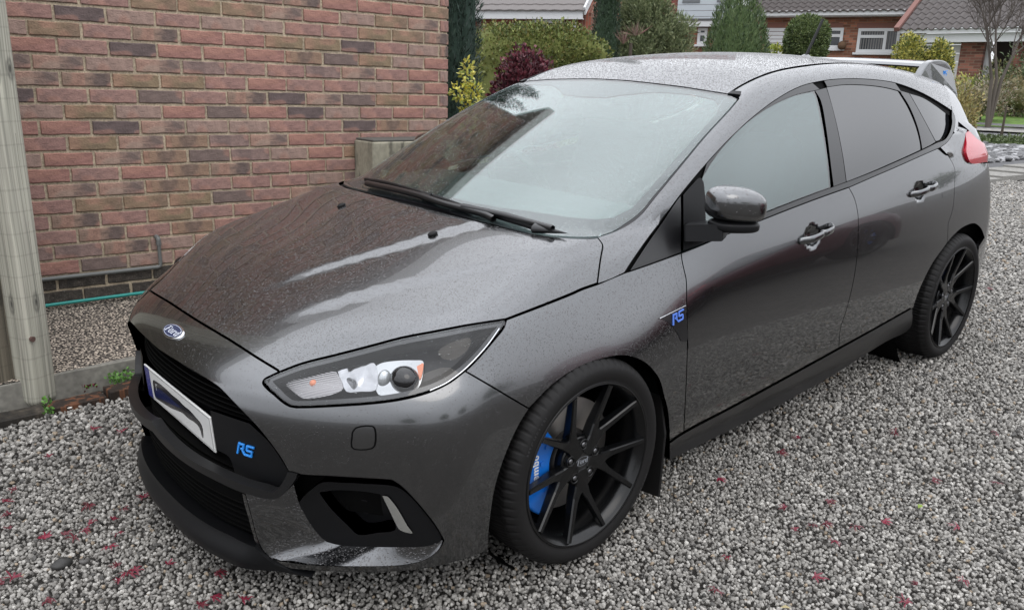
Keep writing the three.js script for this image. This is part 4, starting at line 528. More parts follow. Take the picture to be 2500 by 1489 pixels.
function tiledRoof(house, f, u0, u1, yEave, pitch, rows, mat, step = 0.30, wave = 0.30, amp = 0.022, out0 = 0.35) {   // overlapping courses of wavy tiles
  const cs = Math.cos(pitch), sn = Math.sin(pitch), nu = Math.ceil((u1 - u0) / wave * 6);
  for (let r = 0; r < rows; r++) { const pos = [], idx = []; for (let i = 0; i <= nu; i++) { const u = lerp(u0, u1, i / nu), h = amp * Math.sin((u / wave) * 2 * Math.PI); for (const [s, e] of [[-0.03, 0.0], [-0.03, 0.030], [step + 0.05, 0.004]]) { const d = r * step + s; pos.push(u, yEave + d * sn + (e + h) * cs, -(d * cs) + (e + h) * sn); } } for (let i = 0; i < nu; i++) for (let j = 0; j < 2; j++) { const a = i * 3 + j, b = a + 3; idx.push(a, b, a + 1, b, b + 1, a + 1); }
    const g = new THREE.BufferGeometry(); g.setAttribute('position', new THREE.Float32BufferAttribute(pos, 3)); g.setIndex(idx); g.computeVertexNormals(); const m = part(house, 'tile_course', g, mat); m.position.set(f.a.x + f.n.x * out0, 0, f.a.z + f.n.z * out0); const zd = f.n.clone(), xd = f.dir.clone(); m.quaternion.setFromRotationMatrix(new THREE.Matrix4().makeBasis(flip(f) > 0 ? xd : xd, V(0, 1, 0), zd)); }
}
{ // bungalow on the left
  const h = thing('bungalow', 'red brick bungalow with pale grey tiled roof and white fascia above the hedge', 'house'), f = facade(1120, 23.5, 1414, 22.5), e = f.uvp(1300, 47)[1], e2 = f.uvp(1300, 38)[1];
  slab(h, 'front_wall', f, -1, f.L, f.base, e, 0, 0.3, brickA); slab(h, 'fascia', f, -1, f.L + 0.1, e - 0.02, e2 + 0.12, 0.38, 0.06, upvc); slab(h, 'soffit', f, -1, f.L + 0.05, e - 0.01, e + 0.03, 0.32, 0.34, upvc);
  tiledRoof(h, f, -1, f.L + 0.18, e2 + 0.10, 0.52, 12, tileA, 0.33, 0.3, 0.008, 0.42);
  const [gu] = f.uvp(1405, 60); const dp = part(h, 'downpipe', new THREE.CylinderGeometry(0.035, 0.035, e - f.base, 8), upvc); onF(f, dp, gu, (e + f.base) / 2, 0.08);
  // gable end
  const g0 = f.a.clone().addScaledVector(f.dir, f.L), back = f.n.clone().negate(), gs = new THREE.Shape([[0, f.base], [0, e2 + 0.08], [4, e2 + 0.08 + 4 * Math.tan(0.52)], [4, f.base]].map((q) => new THREE.Vector2(...q))), gg = new THREE.ExtrudeGeometry(gs, { depth: 0.25, bevelEnabled: false }), gm = part(h, 'gable_wall', gg, brickA); gm.quaternion.setFromRotationMatrix(new THREE.Matrix4().makeBasis(back, V(0, 1, 0), f.dir)); if (new THREE.Matrix4().makeBasis(back, V(0, 1, 0), f.dir).determinant() < 0) gm.quaternion.setFromRotationMatrix(new THREE.Matrix4().makeBasis(back, V(0, 1, 0), f.dir.clone().negate())); gm.position.set(g0.x, 0, g0.z);
  const vg = new THREE.BoxGeometry(5.2, 0.2, 0.05), vm = part(h, 'verge_board', vg, upvc); const bas = new THREE.Matrix4().makeBasis(back.clone().multiplyScalar(Math.cos(0.52)).add(V(0, Math.sin(0.52), 0)), V(0, Math.cos(0.52), 0).addScaledVector(back, -Math.sin(0.52)), back.clone().cross(V(0, 1, 0))); vm.quaternion.setFromRotationMatrix(bas); const mid = g0.clone().addScaledVector(f.dir, 0.15).addScaledVector(f.n, 0.42).addScaledVector(back, 2.6 * Math.cos(0.52)); vm.position.set(mid.x, e2 + 0.08 + 2.6 * Math.sin(0.52), mid.z);
  slab(h, 'window_head', f, ...rectPx(f, 1303, 49, 1379, 57), 0.16, 0.18, upvc); { const [a, b, c, d] = rectPx(f, 1310, 57, 1372, 95); slab(h, 'window', f, a, b, c, d, 0.02, 0.02, winGlass); } { const [a, b, c, d] = rectPx(f, 1245, 57, 1278, 95); slab(h, 'window', f, a, b, c, d, 0.02, 0.02, upvc); }
}
{ // two-storey house with white boarding and its low extension
  const h = thing('brick_house', 'red brick house with white boarded gable and flat roofed extension', 'house'), f = facade(1490, 33, 1645, 32), f2 = facade(1640, 31.5, 1790, 31), f3 = facade(1600, 28, 1735, 27.6);
  slab(h, 'brick_wall', f, -1.5, f.L + 0.3, f.base, f.base + 8.5, 0, 0.3, brickB);
  const top = f2.base + 8.5; slab(h, 'gable_wall', f2, 0, f2.L, f2.base, top, 0, 0.2, brickB);
  const y0 = f2.uvp(1690, 55)[1]; for (let k = 0; k < 14; k++) slab(h, 'cladding_board', f2, 0.02, f2.L - 0.02, y0 + k * 0.2, y0 + k * 0.2 + 0.188, 0.03 + 0.004, 0.03, clad);
  slab(h, 'gable_vent', f2, ...rectPx(f2, 1668, 0, 1710, 7), 0.06, 0.04, std(RGB(0.14, 0.15, 0.16), 0.6)); slab(h, 'gable_vent', f2, ...rectPx(f2, 1752, 0, 1775, 5), 0.06, 0.04, std(RGB(0.14, 0.15, 0.16), 0.6));
  const [, , , t3] = rectPx(f3, 1610, 52, 1735, 66), [, , b3] = rectPx(f3, 1610, 52, 1735, 66); slab(h, 'extension_wall', f3, 0, f3.L, f3.base, b3, 0, 2.5, brickC); slab(h, 'extension_fascia', f3, -0.2, f3.L + 0.2, b3, t3, 0.25, 3, upvc); slab(h, 'extension_roof', f3, -0.22, f3.L + 0.22, t3, t3 + 0.06, 0.27, 3, std(RGB(0.09, 0.09, 0.095), 0.8));
  windowPx(h, f3, 1706, 68, 1726, 108, [{ y: 0.62 }], false);
}
{ // long brick bungalow
  const h = thing('bungalow', 'brick bungalow with dark tiled roof, white windows and white garage door', 'house'), f = facade(1862, 28.5, 2236, 28), e = f.uvp(2050, 40)[1], e2 = f.uvp(2050, 30)[1];
  slab(h, 'front_wall', f, -0.4, f.L + 0.1, f.base, e, 0, 0.3, brickC); slab(h, 'gutter', f, -0.5, f.L + 0.25, e, e2 + 0.03, 0.48, 0.10, upvc); slab(h, 'soffit', f, -0.4, f.L + 0.2, e - 0.03, e + 0.03, 0.42, 0.42, upvc);
  tiledRoof(h, f, -0.6, f.L + 0.3, e2, 0.50, 14, tileM, 0.30, 0.22, 0.03, 0.5);
  windowPx(h, f, 2022, 68, 2056, 118, [{ y: 0.62 }], false); windowPx(h, f, 2098, 69, 2193, 128, [{ x: 0.66 }, { y: 0.66, from: 0, to: 0.66 }]);
  const [a, b, c, d] = rectPx(f, 1872, 68, 1912, 150); const gd = new THREE.Group(); gd.name = 'garage_door'; h.add(gd); for (let k = 0; k < 9; k++) slab(gd, 'panel', f, a, b, lerp(c, d, k / 9) + 0.008, lerp(c, d, (k + 1) / 9) - 0.008, 0.03, 0.03, upvc);
  const sold = std(RGB(0.24, 0.115, 0.09), 0.9); for (const [x0, x1, y0, y1] of [[1868, 1918, 56, 67], [2018, 2060, 56, 67], [2094, 2198, 56, 68]]) { const n = Math.round((x1 - x0) / 5); for (let k = 0; k < n; k++) { const r = rectPx(f, lerp(x0, x1, k / n) + 0.4, y0, lerp(x0, x1, (k + 1) / n) - 0.4, y1); slab(h, 'soldier_brick', f, ...r, 0.008, 0.03, sold); } }
  const [gu] = f.uvp(2226, 60), dp = part(h, 'downpipe', new THREE.CylinderGeometry(0.04, 0.04, e - f.base, 8), upvc); onF(f, dp, gu, (e + f.base) / 2, 0.10);
  const bk = rectPx(f, 2051, 105, 2066, 118), bm = part(h, 'hanging_basket', new THREE.SphereGeometry(0.13, 12, 8), std(RGB(0.12, 0.07, 0.04), 0.9)); onF(f, bm, (bk[0] + bk[1]) / 2, (bk[2] + bk[3]) / 2, 0.16);
}
{ // garage block at the right
  const h = thing('garage_building', 'brick garage with dark tiled roof, white door and open porch', 'building'), f = facade(2216, 27, 2640, 26), e = f.uvp(2350, 82)[1], e2 = f.uvp(2350, 72)[1];
  const R = (x0, y0, x1, y1) => rectPx(f, x0, y0, x1, y1); const [pu0, pu1] = R(2352, 90, 2392, 190), [g0, g1, , gt] = R(2240, 88, 2352, 190);
  slab(h, 'front_wall', f, 0.0, g0, f.base, e, 0, 0.25, brickD); slab(h, 'brick_pillar', f, pu0, pu1, f.base, e, 0.02, 0.5, brickD); slab(h, 'lintel', f, g0, pu0, gt, e, 0, 0.25, std(RGB(0.10, 0.09, 0.085), 0.8));
  const gd = new THREE.Group(); gd.name = 'garage_door'; h.add(gd); for (let k = 0; k < 10; k++) slab(gd, 'panel', f, g0, g1, lerp(f.base, gt, k / 10) + 0.006, lerp(f.base, gt, (k + 1) / 10) - 0.006, -0.08, 0.03, std(RGB(0.66, 0.66, 0.65), 0.55));
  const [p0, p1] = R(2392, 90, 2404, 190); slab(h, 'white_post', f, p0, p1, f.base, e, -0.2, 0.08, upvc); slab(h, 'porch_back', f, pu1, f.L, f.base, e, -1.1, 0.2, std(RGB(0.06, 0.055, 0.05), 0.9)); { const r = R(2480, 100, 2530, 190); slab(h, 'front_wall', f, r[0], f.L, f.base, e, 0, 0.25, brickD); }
  slab(h, 'gutter', f, -0.25, f.L, e, e2, 0.48, 0.10, upvc); slab(h, 'fascia', f, -0.2, f.L, e - 0.24, e - 0.01, 0.36, 0.05, upvc);
  tiledRoof(h, f, -0.3, f.L, e2, 0.55, 15, tileM2, 0.30, 0.22, 0.035, 0.5);
  const hip = new THREE.BoxGeometry(0.14, 0.12, 5.4); const hm = part(h, 'roof_edge', hip, std(RGB(0.20, 0.10, 0.085), 0.85)); hm.quaternion.setFromRotationMatrix(new THREE.Matrix4().makeBasis(f.dir, V(0, Math.cos(0.55), 0).addScaledVector(f.n, Math.sin(0.55)), f.n.clone().multiplyScalar(Math.cos(0.55)).add(V(0, -Math.sin(0.55), 0)))); hm.position.set(f.a.x + f.dir.x * -0.3 + f.n.x * 0.5 - f.n.x * 2.6 * Math.cos(0.55), e2 + 2.6 * Math.sin(0.55) + 0.05, f.a.z + f.dir.z * -0.3 + f.n.z * 0.5 - f.n.z * 2.6 * Math.cos(0.55));
}
// ---------------------------------------------------------------- the parked car
const paintBump = null;
const M = {
  paint: phys(RGB(0.142, 0.145, 0.150), 0.21, { metalness: 1.0, clearcoat: 1, clearcoatRoughness: 0.02 }),
  black: phys(RGB(0.006, 0.0062, 0.007), 0.42, { specularIntensity: 0.45 }),
  satin: phys(RGB(0.008, 0.008, 0.009), 0.32, { clearcoat: 0.3, clearcoatRoughness: 0.25 }),
  gloss: phys(RGB(0.008, 0.008, 0.009), 0.06, { ior: 1.62 }),
  rubber: phys(RGB(0.011, 0.0105, 0.0105), 0.62, { specularIntensity: 0.45 }),
  seal: phys(RGB(0.003, 0.003, 0.003), 0.7, { specularIntensity: 0.15 }),
  glass: phys(RGB(0.80, 0.92, 0.90), 0.02, { transmission: 1, thickness: 0, ior: 1.95 }),
  sideGlass: phys(RGB(0.50, 0.66, 0.65), 0.02, { transmission: 1, thickness: 0, ior: 2.1 }),
  tint: phys(RGB(0.010, 0.011, 0.013), 0.05, { ior: 2.05 }),
  frit: phys(RGB(0.02, 0.018, 0.022), 0.3, {}),
  chrome: phys(RGB(0.75, 0.76, 0.78), 0.10, { metalness: 1 }),
  blue: phys(RGB(0.008, 0.16, 0.62), 0.34, { clearcoat: 0.6, clearcoatRoughness: 0.15 }),
  badgeBlue: phys(RGB(0.02, 0.28, 0.85), 0.3, { clearcoat: 0.8, clearcoatRoughness: 0.08 }),
  disc: phys(RGB(0.42, 0.40, 0.38), 0.38, { metalness: 1 }),
  red: phys(RGB(0.50, 0.008, 0.025), 0.22, { clearcoat: 1, clearcoatRoughness: 0.03 }),
  interior: std(RGB(0.025, 0.026, 0.027), 0.8),
  dash: std(RGB(0.028, 0.029, 0.03), 0.75),
  lens: phys(RGB(0.95, 0.96, 0.97), 0.012, { transmission: 1, thickness: 0, ior: 1.48 }),
  reflector: phys(RGB(0.42, 0.425, 0.43), 0.10, { metalness: 1 }),
  amber: phys(RGB(0.85, 0.30, 0.16), 0.2, { transmission: 0.3, thickness: 0 }),
  white: phys(RGB(0.82, 0.82, 0.80), 0.3, {}),
  bolt: phys(RGB(0.20, 0.20, 0.21), 0.35, { metalness: 1 }),
  iron: std(RGB(0.05, 0.047, 0.045), 0.6, { metalness: 0.6 }),
};
// outlines of the panels, read off the photograph and carried onto the body's surface
const C = {
  hoodFront: ZM([[430, 165], [700, 318], [1000, 505], [1250, 655], [1500, 805], [1800, 1000], [2065, 1163]]),
  lampTop: ZD([[182, 552], [400, 470], [700, 395], [1000, 318], [1300, 238], [1600, 180], [1900, 125], [2130, 92], [2255, 75]]),
  lampNose: ZD([[182, 552], [110, 585], [52, 618], [40, 650], [75, 700], [150, 765], [215, 822], [280, 862], [345, 875]]),
  lampLow1: ZD([[345, 875], [450, 874], [700, 862], [1000, 842], [1250, 812], [1450, 768], [1600, 718], [1750, 642], [1880, 543]]),
  lampLow2: ZD([[1880, 543], [1960, 468], [2040, 382], [2150, 252], [2230, 150], [2255, 75]]),
  seam: ZD([[1880, 543], [2010, 618], [2150, 700], [2300, 790], [2450, 878]]),
  hoodSide: [...ZD([[2255, 75]]), [1290, 760], [1340, 741], [1400, 717], ...ZE([[0, 946], [138, 898]])],
  foot: ZE([[138, 898], [150, 800], [165, 690], [186, 575]]), foot2: ZE([[186, 575], [180, 548], [142, 497]]),
  hoodRear: [...ZE([[142, 497]]), ...ZK([[2200, 688], [2000, 685], [1780, 665], [1560, 630], [1300, 565], [1000, 492], [860, 457], [600, 392], [240, 290], [100, 215]])],
  fenderTop: ZE([[138, 898], [370, 800], [410, 787], [600, 722], [862, 628]]),
  doorFront: [...ZE([[862, 628], [868, 690], [885, 770], [903, 850], [908, 960], [908, 1050], [914, 1250], [920, 1470]]), ...ZI([[190, 700], [187, 900], [178, 1120], [165, 1338]])],
  archF: ZN([[312, 558], [430, 440], [560, 350], [700, 297], [830, 282], [930, 320], [1000, 400], [1030, 500], [1050, 580], [1058, 752]]),
  archF1: ZN([[312, 558], [250, 660], [180, 820], [130, 980], [98, 1200], [90, 1335]]),
  sillTop: ZI([[85, 1395], [165, 1340], [500, 1162], [1000, 888], [1075, 846], [1300, 721], [1508, 603]]),
  sill1: ZI([[85, 1393], [165, 1338]]), sill2: ZI([[165, 1338], [500, 1160], [800, 997], [1075, 845]]), sill3: ZI([[1075, 845], [1300, 719], [1508, 601]]),
  belt1: [...ZE([[862, 628], [1000, 575]]), ...ZH([[640, 1135], [920, 1020], [1200, 912], [1418, 834]])],
  belt2: ZH([[1418, 834], [1560, 772], [1700, 712], [1850, 645], [1972, 592]]),
  doorMid: [...ZH([[1418, 834], [1452, 900], [1474, 1000], [1476, 1100]]), ...ZI([[1188, 200], [1178, 330], [1155, 470], [1120, 610], [1085, 720], [1077, 790], [1075, 845]])],
  doorRear: [...ZH([[1972, 592], [2020, 645], [2055, 710], [2062, 760]]), ...ZP([[300, 420], [296, 530], [287, 610], [262, 690]])],
  archR: ZG([[214, 903], [260, 760], [330, 600], [420, 430], [520, 290], [570, 220]]), archR1: ZG([[570, 220], [640, 140], [740, 58], [850, 24], [915, 70], [950, 150], [965, 215]]),
};
const rev = (c) => [...c].reverse();
const clipZ = (map, poly) => clipHalf(poly, map === 'front' ? 0 : 1, 0, true);
const car = thing('car', 'dark grey five-door hatchback with rear wing and blue brake calipers, wet with rain', 'car');
car.quaternion.copy(TILT);
function pair(name, geo, mat, parent = car) { const a = part(parent, name, geo, mat), b = part(parent, name, mirrorZ(geo), mat); return [a, b]; }
const panels = {};                                           // kept for the rain drops: surface geometry by name
const offF = (d) => (x, y, z) => bodyF(x, y, z) + d;         // the same surface set in by d
const hoodPoly = clipZ('top', outline('top', [C.hoodFront, C.lampTop, C.hoodSide, C.foot, C.foot2, C.hoodRear]));
{ const g = panelGeo('top', hoodPoly, { cell: 0.03, gap: 0.003 }); panels.hood = g; part(car, 'hood', both(g), M.paint); }

// front wing
{ const poly = outline('side', [C.lampLow2, C.hoodSide, C.fenderTop, C.doorFront, rev(C.sill1), rev(C.archF), rev(C.seam)]);
  const g = panelGeo('side', poly, { cell: [0.025, 0.018] }); panels.fender = g; pair('front_wing', g, M.paint); }
// doors
{ const g = panelGeo('side', outline('side', [C.belt1, C.doorMid, rev(C.sill2), rev(C.doorFront)], doorF), { F: doorF, cell: [0.014, 0.012] }); panels.door = g;
  C.door1 = pair('front_door', g, M.paint); }
{ const g = panelGeo('side', outline('side', [C.belt2, C.doorRear, rev(C.archR), rev(C.sill3), rev(C.doorMid)], doorF), { F: doorF, cell: [0.014, 0.012] }); panels.door2 = g;
  C.door2 = pair('rear_door', g, M.paint); }
// side skirt
const skirtF = (x, y, z) => bodyF(x, y, z) - 0.006 + 0.03 * sstep(0.2, 0.12, y);
{ const low = ZI([[1505, 608], [1494, 720], [1350, 800], [1000, 1020], [600, 1235], [300, 1385], [85, 1490]]);
  const g = panelGeo('side', outline('side', [C.sillTop, low, [low[6], C.sillTop[0]]], skirtF), { cell: [0.04, 0.014], F: skirtF, gap: 0.001, flange: 0.05 }); pair('side_skirt', g, phys(RGB(0.055, 0.055, 0.057), 0.42, { metalness: 0.7, clearcoat: 0.35, clearcoatRoughness: 0.3 })); panels.skirt = g; }
// upper structure: windscreen pillars and rails, roof, glass
C.wsSide = ZO([[1560, 1140], [1680, 1097], [1800, 1020], [1900, 902], [2050, 722], [2200, 542], [2330, 402], [2385, 335]]);
C.ditchOut = ZH([[752, 290], [800, 238], [900, 178], [1000, 140]]);
C.seal1 = [...ZE([[372, 800], [430, 710], [560, 522], [650, 400], [760, 258], [860, 122]]), ...ZH([[560, 690], [700, 540], [850, 402], [1000, 292], [1130, 224], [1270, 190], [1400, 179], [1550, 183], [1700, 204], [1850, 259], [1950, 313], [2042, 372]])];
const topTo = (l, F) => uvOf('top', smooth2(l), F);
{ // rails: from the wing's foot up the windscreen pillar and along the roof to the rear
  const poly = [...topTo(C.foot), ...topTo(C.foot2), ...topTo(C.wsSide), ...topTo(C.ditchOut), [1.5, 0.561], [1.8, 0.560], [2.1, 0.561], [2.4, 0.562], [2.62, 0.56], [2.72, 0.60], [2.78, 0.66], ...rev(topTo(C.seal1))];
  const g = panelGeo('top', poly, { cell: [0.03, 0.012], gap: 0.0015 }); panels.rail = g; pair('roof_rail', g, M.paint);
}
C.wsTop = ZL([[1300, 294], [1600, 327], [1800, 352], [2000, 383], [2215, 417]]);
const roofX0 = topTo(C.wsTop).filter((p) => p[1] > 0.06).reduce((a, p) => Math.min(a, p[0]), 9) - 0.001;
{ const front = topTo(C.wsTop), poly = [[roofX0, 0], ...front.filter((p) => p[1] > 0.06), [1.06, 0.551], [1.12, 0.547], [1.25, 0.5455], [1.4, 0.542], [1.8, 0.542], [2.2, 0.542], [2.62, 0.542], [2.78, 0.50], [2.86, 0.3], [2.89, 0]];
  const g = panelGeo('top', poly, { cell: 0.03, gap: 0.002 }); panels.roof = g; part(car, 'roof', both(g), M.paint);
  // ditch moulding
  const dm = [[1.05, 0.553], [1.12, 0.549], [1.25, 0.547], [1.4, 0.544], [1.8, 0.544], [2.62, 0.544], [2.62, 0.558], [1.8, 0.558], [1.5, 0.559], [1.3, 0.566], [1.15, 0.575], [1.06, 0.592]];
  pair('ditch_moulding', panelGeo('top', dm, { cell: [0.04, 0.008], gap: 0.0, F: offF(0.004), flange: 0.012 }), M.paint);
  pair('ditch_end_cap', panelGeo('top', [[1.035, 0.555], [1.06, 0.553], [1.075, 0.585], [1.05, 0.598]], { cell: 0.01, gap: 0, lift: 0.004, flange: 0.015 }), M.black);
}
// windscreen with its dark printed border
const wsLow = topTo(C.hoodRear).filter((p) => p[1] > 0.03), wsEdge = topTo(C.wsSide), wsTopUv = topTo(C.wsTop).filter((p) => p[1] > 0.06);
{ const low = [...wsLow.map(([x, z]) => [x + 0.012 + 0.012 * (1 - z / 0.7), z])], poly = [...wsEdge, ...rev(wsTopUv), [roofX0, 0], [low[low.length - 1][0], 0], ...rev(low)];
  panels.screen = both(panelGeo('top', poly, { cell: 0.03, gap: 0.005, flange: 0.004, lift: -0.001 })); part(car, 'windscreen', panels.screen, M.glass);
  const inner = [[0.112, 0], [0.123, 0.2], [0.144, 0.316], [0.183, 0.44], [0.222, 0.557], [0.262, 0.635], [0.30, 0.668], [0.366, 0.684], [0.45, 0.676], [0.606, 0.651], [0.774, 0.625], [0.9, 0.60], [0.952, 0.575], [0.985, 0.53], [0.985, 0.43], [0.954, 0.284], [0.907, 0.196], [0.855, 0.118], [0.84, 0]];
  const ring = [[low[low.length - 1][0], 0], ...rev(low), ...wsEdge, ...rev(wsTopUv), [roofX0, 0], ...rev(inner)];
  part(car, 'windscreen_border', both(panelGeo('top', ring, { cell: 0.02, gap: 0.004, flange: 0, F: offF(0.006) })), M.frit);
  part(car, 'windscreen_inner_face', both(panelGeo('top', inner, { cell: 0.03, gap: -0.004, flange: 0, F: offF(0.0075) })), M.glass);
  // cowl under the wipers
  const cowl = [...wsLow, ...rev(wsLow.map(([x, z]) => [x + 0.05, z]))]; cowl.push([cowl[cowl.length - 1][0], 0.0]); cowl.unshift([wsLow[wsLow.length - 1][0], 0.0]);
  part(car, 'cowl_panel', both(panelGeo('top', [[wsLow[wsLow.length - 1][0], 0], ...rev(wsLow), ...wsLow.map(([x, z]) => [x + 0.045, z * 0.99]), [wsLow[wsLow.length - 1][0] + 0.045, 0]], { cell: 0.02, gap: 0, flange: 0, F: offF(0.011) })), M.black);
}
// dark base of the side windows, then the panes, pillar covers and belt mouldings on it
const sideTo = (l, F = glassF) => uvOf('side', smooth2(l), F), goff = (d) => off(glassF, d);
const gF = offF(0.008);
C.belt1i = ZH([[410, 1222], [660, 1128], [920, 1018], [1200, 910], [1418, 832]]);
C.pane1 = ZH([[548, 912], [915, 984], [1315, 836]]);
C.pane1a = ZH([[1315, 836], [1303, 700], [1272, 480], [1238, 310], [1217, 250]]);
C.pane1b = ZH([[1217, 250], [1100, 277], [950, 347], [800, 452], [680, 572], [590, 690], [530, 790]]);
C.pane1c = ZH([[530, 790], [536, 850], [548, 912]]);
C.pane2a = ZH([[1290, 228], [1400, 214], [1550, 219], [1650, 233], [1718, 250]]);
C.pane2b = ZH([[1718, 250], [1780, 352], [1830, 472], [1855, 572], [1858, 612]]);
C.pane2c = ZH([[1858, 612], [1700, 688], [1550, 752], [1412, 806]]);
C.pane2d = ZH([[1412, 806], [1390, 650], [1355, 470], [1320, 330], [1290, 228]]);
C.pane3 = ZH([[1792, 268], [1870, 293], [1950, 343], [2010, 388], [2032, 404]]); C.pane3a = ZH([[2032, 404], [2034, 450], [2010, 520], [1965, 553], [1950, 556]]); C.pane3b = ZH([[1950, 556], [1900, 462], [1840, 352], [1792, 268]]);
const pane1 = [...sideTo(C.pane1), ...sideTo(C.pane1a), ...sideTo(C.pane1b), ...sideTo(C.pane1c)], pane2 = [...sideTo(C.pane2a), ...sideTo(C.pane2b), ...sideTo(C.pane2c), ...sideTo(C.pane2d)], pane3 = [...sideTo(C.pane3), ...sideTo(C.pane3a), ...sideTo(C.pane3b)];
const paneFront = tidy([...sideTo(ZH([[560, 1118], [760, 1048], [905, 996], [1200, 882], [1315, 838]])), ...sideTo(C.pane1a), ...sideTo(C.pane1b), ...sideTo(ZH([[530, 790], [540, 950], [560, 1118]]))]);
// the front pane reaches down to the belt behind the mirror
pair('front_door_window', panelGeo('side', paneFront, { cell: [0.03, 0.02], gap: 0.001, flange: 0.004, F: goff(0.004) }), M.sideGlass);
pair('front_door_window_inner_face', panelGeo('side', paneFront, { cell: [0.03, 0.02], gap: 0.003, flange: 0, F: goff(0.009) }), M.sideGlass);
pair('rear_door_window', panelGeo('side', pane2, { cell: [0.03, 0.02], gap: 0.001, flange: 0.004, F: goff(0.004) }), M.tint);
pair('quarter_window', panelGeo('side', pane3, { cell: [0.02, 0.02], gap: 0.001, flange: 0.004, F: goff(0.004) }), M.tint);
{ // frame pieces round the panes
  const S = (l) => sideTo(l), keep = { cell: [0.03, 0.015], gap: 0.0008, flange: 0.012, F: goff(0.001) };
  const seal = S(C.seal1), cut = (a, b) => seal.filter((p) => p[0] >= a && p[0] <= b);
  const b1x = S(C.pane1a);
  // upper frame of the front door
  const p1b = S(C.pane1b), xs = p1b[p1b.length - 1][0], xe = p1b[0][0];
  pair('door_frame', panelGeo('side', [...cut(xs + 0.03, xe + 0.04), [xe + 0.035, p1b[0][1] + 0.004], ...p1b], keep), M.satin);
  const p2a = S(C.pane2a), p2b = S(C.pane2b);
  pair('door_frame', panelGeo('side', [...cut(p2a[0][0] - 0.01, p2a[p2a.length - 1][0] + 0.06), [p2a[p2a.length - 1][0] + 0.03, p2a[p2a.length - 1][1] - 0.01], ...rev(p2a)], keep), M.satin);
  // pillar covers
  pair('pillar_cover', panelGeo('side', [...S(ZH([[1217, 250], [1286, 232]])), ...S(ZH([[1286, 232], [1318, 335], [1352, 475], [1386, 655], [1406, 806]])), ...S(ZH([[1406, 806], [1330, 832]])), ...S(ZH([[1330, 832], [1312, 690], [1285, 480], [1252, 310], [1217, 250]]))], { ...keep, F: goff(0.002) }), M.gloss);
  pair('pillar_cover', panelGeo('side', [...S(ZH([[1726, 248], [1786, 266]])), ...S(ZH([[1786, 266], [1836, 354], [1896, 464], [1946, 560]])), ...S(ZH([[1946, 560], [1866, 610]])), ...S(ZH([[1866, 610], [1860, 565], [1838, 470], [1790, 350], [1726, 248]]))], { ...keep, F: goff(0.002) }), M.gloss);
  // belt moulding, running up behind the quarter window
  const S9 = (l) => sideTo(l, goff(-0.012)), up1 = S9(ZH([[905, 990], [1200, 876], [1410, 800], [1560, 742], [1700, 682], [1860, 610], [1950, 566]])), tail = S9(ZH([[1950, 566], [2000, 545], [2030, 500], [2044, 440], [2042, 408]])), tail2 = S9(ZH([[2042, 372], [2058, 400], [2062, 440], [2046, 512], [2010, 564], [1972, 592]]));
  const bm = goff(-0.012), low = [...sideTo(C.belt1i, bm), ...sideTo(C.belt2, bm)];
  const x0 = 0.60;
  pair('belt_moulding', panelGeo('side', [[x0, low[0][1] + 0.03], ...up1, ...tail, ...tail2, ...rev(low)].filter((p, i, a) => p[0] >= x0 - 0.01), { ...keep, F: goff(-0.012), cell: [0.03, 0.01] }), M.satin);
  // three-cornered trims at the foot of the windscreen pillar: fixed and mirror sail
  const fs = S(ZE([[415, 783], [560, 560], [700, 360], [850, 140], [858, 135]])), fl = S(ZE([[858, 135], [862, 400], [858, 570], [860, 622]])), fb = S(ZE([[860, 622], [640, 704], [415, 783]]));
  pair('front_quarter_trim', panelGeo('side', [...fs, ...fl, ...fb], { ...keep, F: goff(0.0) }), M.satin);
  const ms = S(ZE([[868, 122], [940, 40], [1010, -25], [1040, 0], [1058, 120], [1064, 300], [1070, 420]])), ml = [...S(ZE([[1070, 420], [1075, 540]])), ...rev(S(ZE([[868, 605], [1000, 560], [1075, 530]]))), ...S(ZE([[868, 605], [870, 400], [868, 122]]))];
  pair('mirror_sail', panelGeo('side', [...ms, ...ml], { ...keep, F: goff(-0.004) }), M.black);
  // dark rubber behind all the joints
  pair('window_seal', panelGeo('side', [...seal.filter((p) => p[0] > 0.25), ...S(ZH([[2042, 372], [2058, 420]])), ...rev(seal.filter((p) => p[0] > 0.25).map(([x, y]) => [x - 0.0, y - 0.03]))], { ...keep, F: goff(0.010), flange: 0 }), M.seal);
}
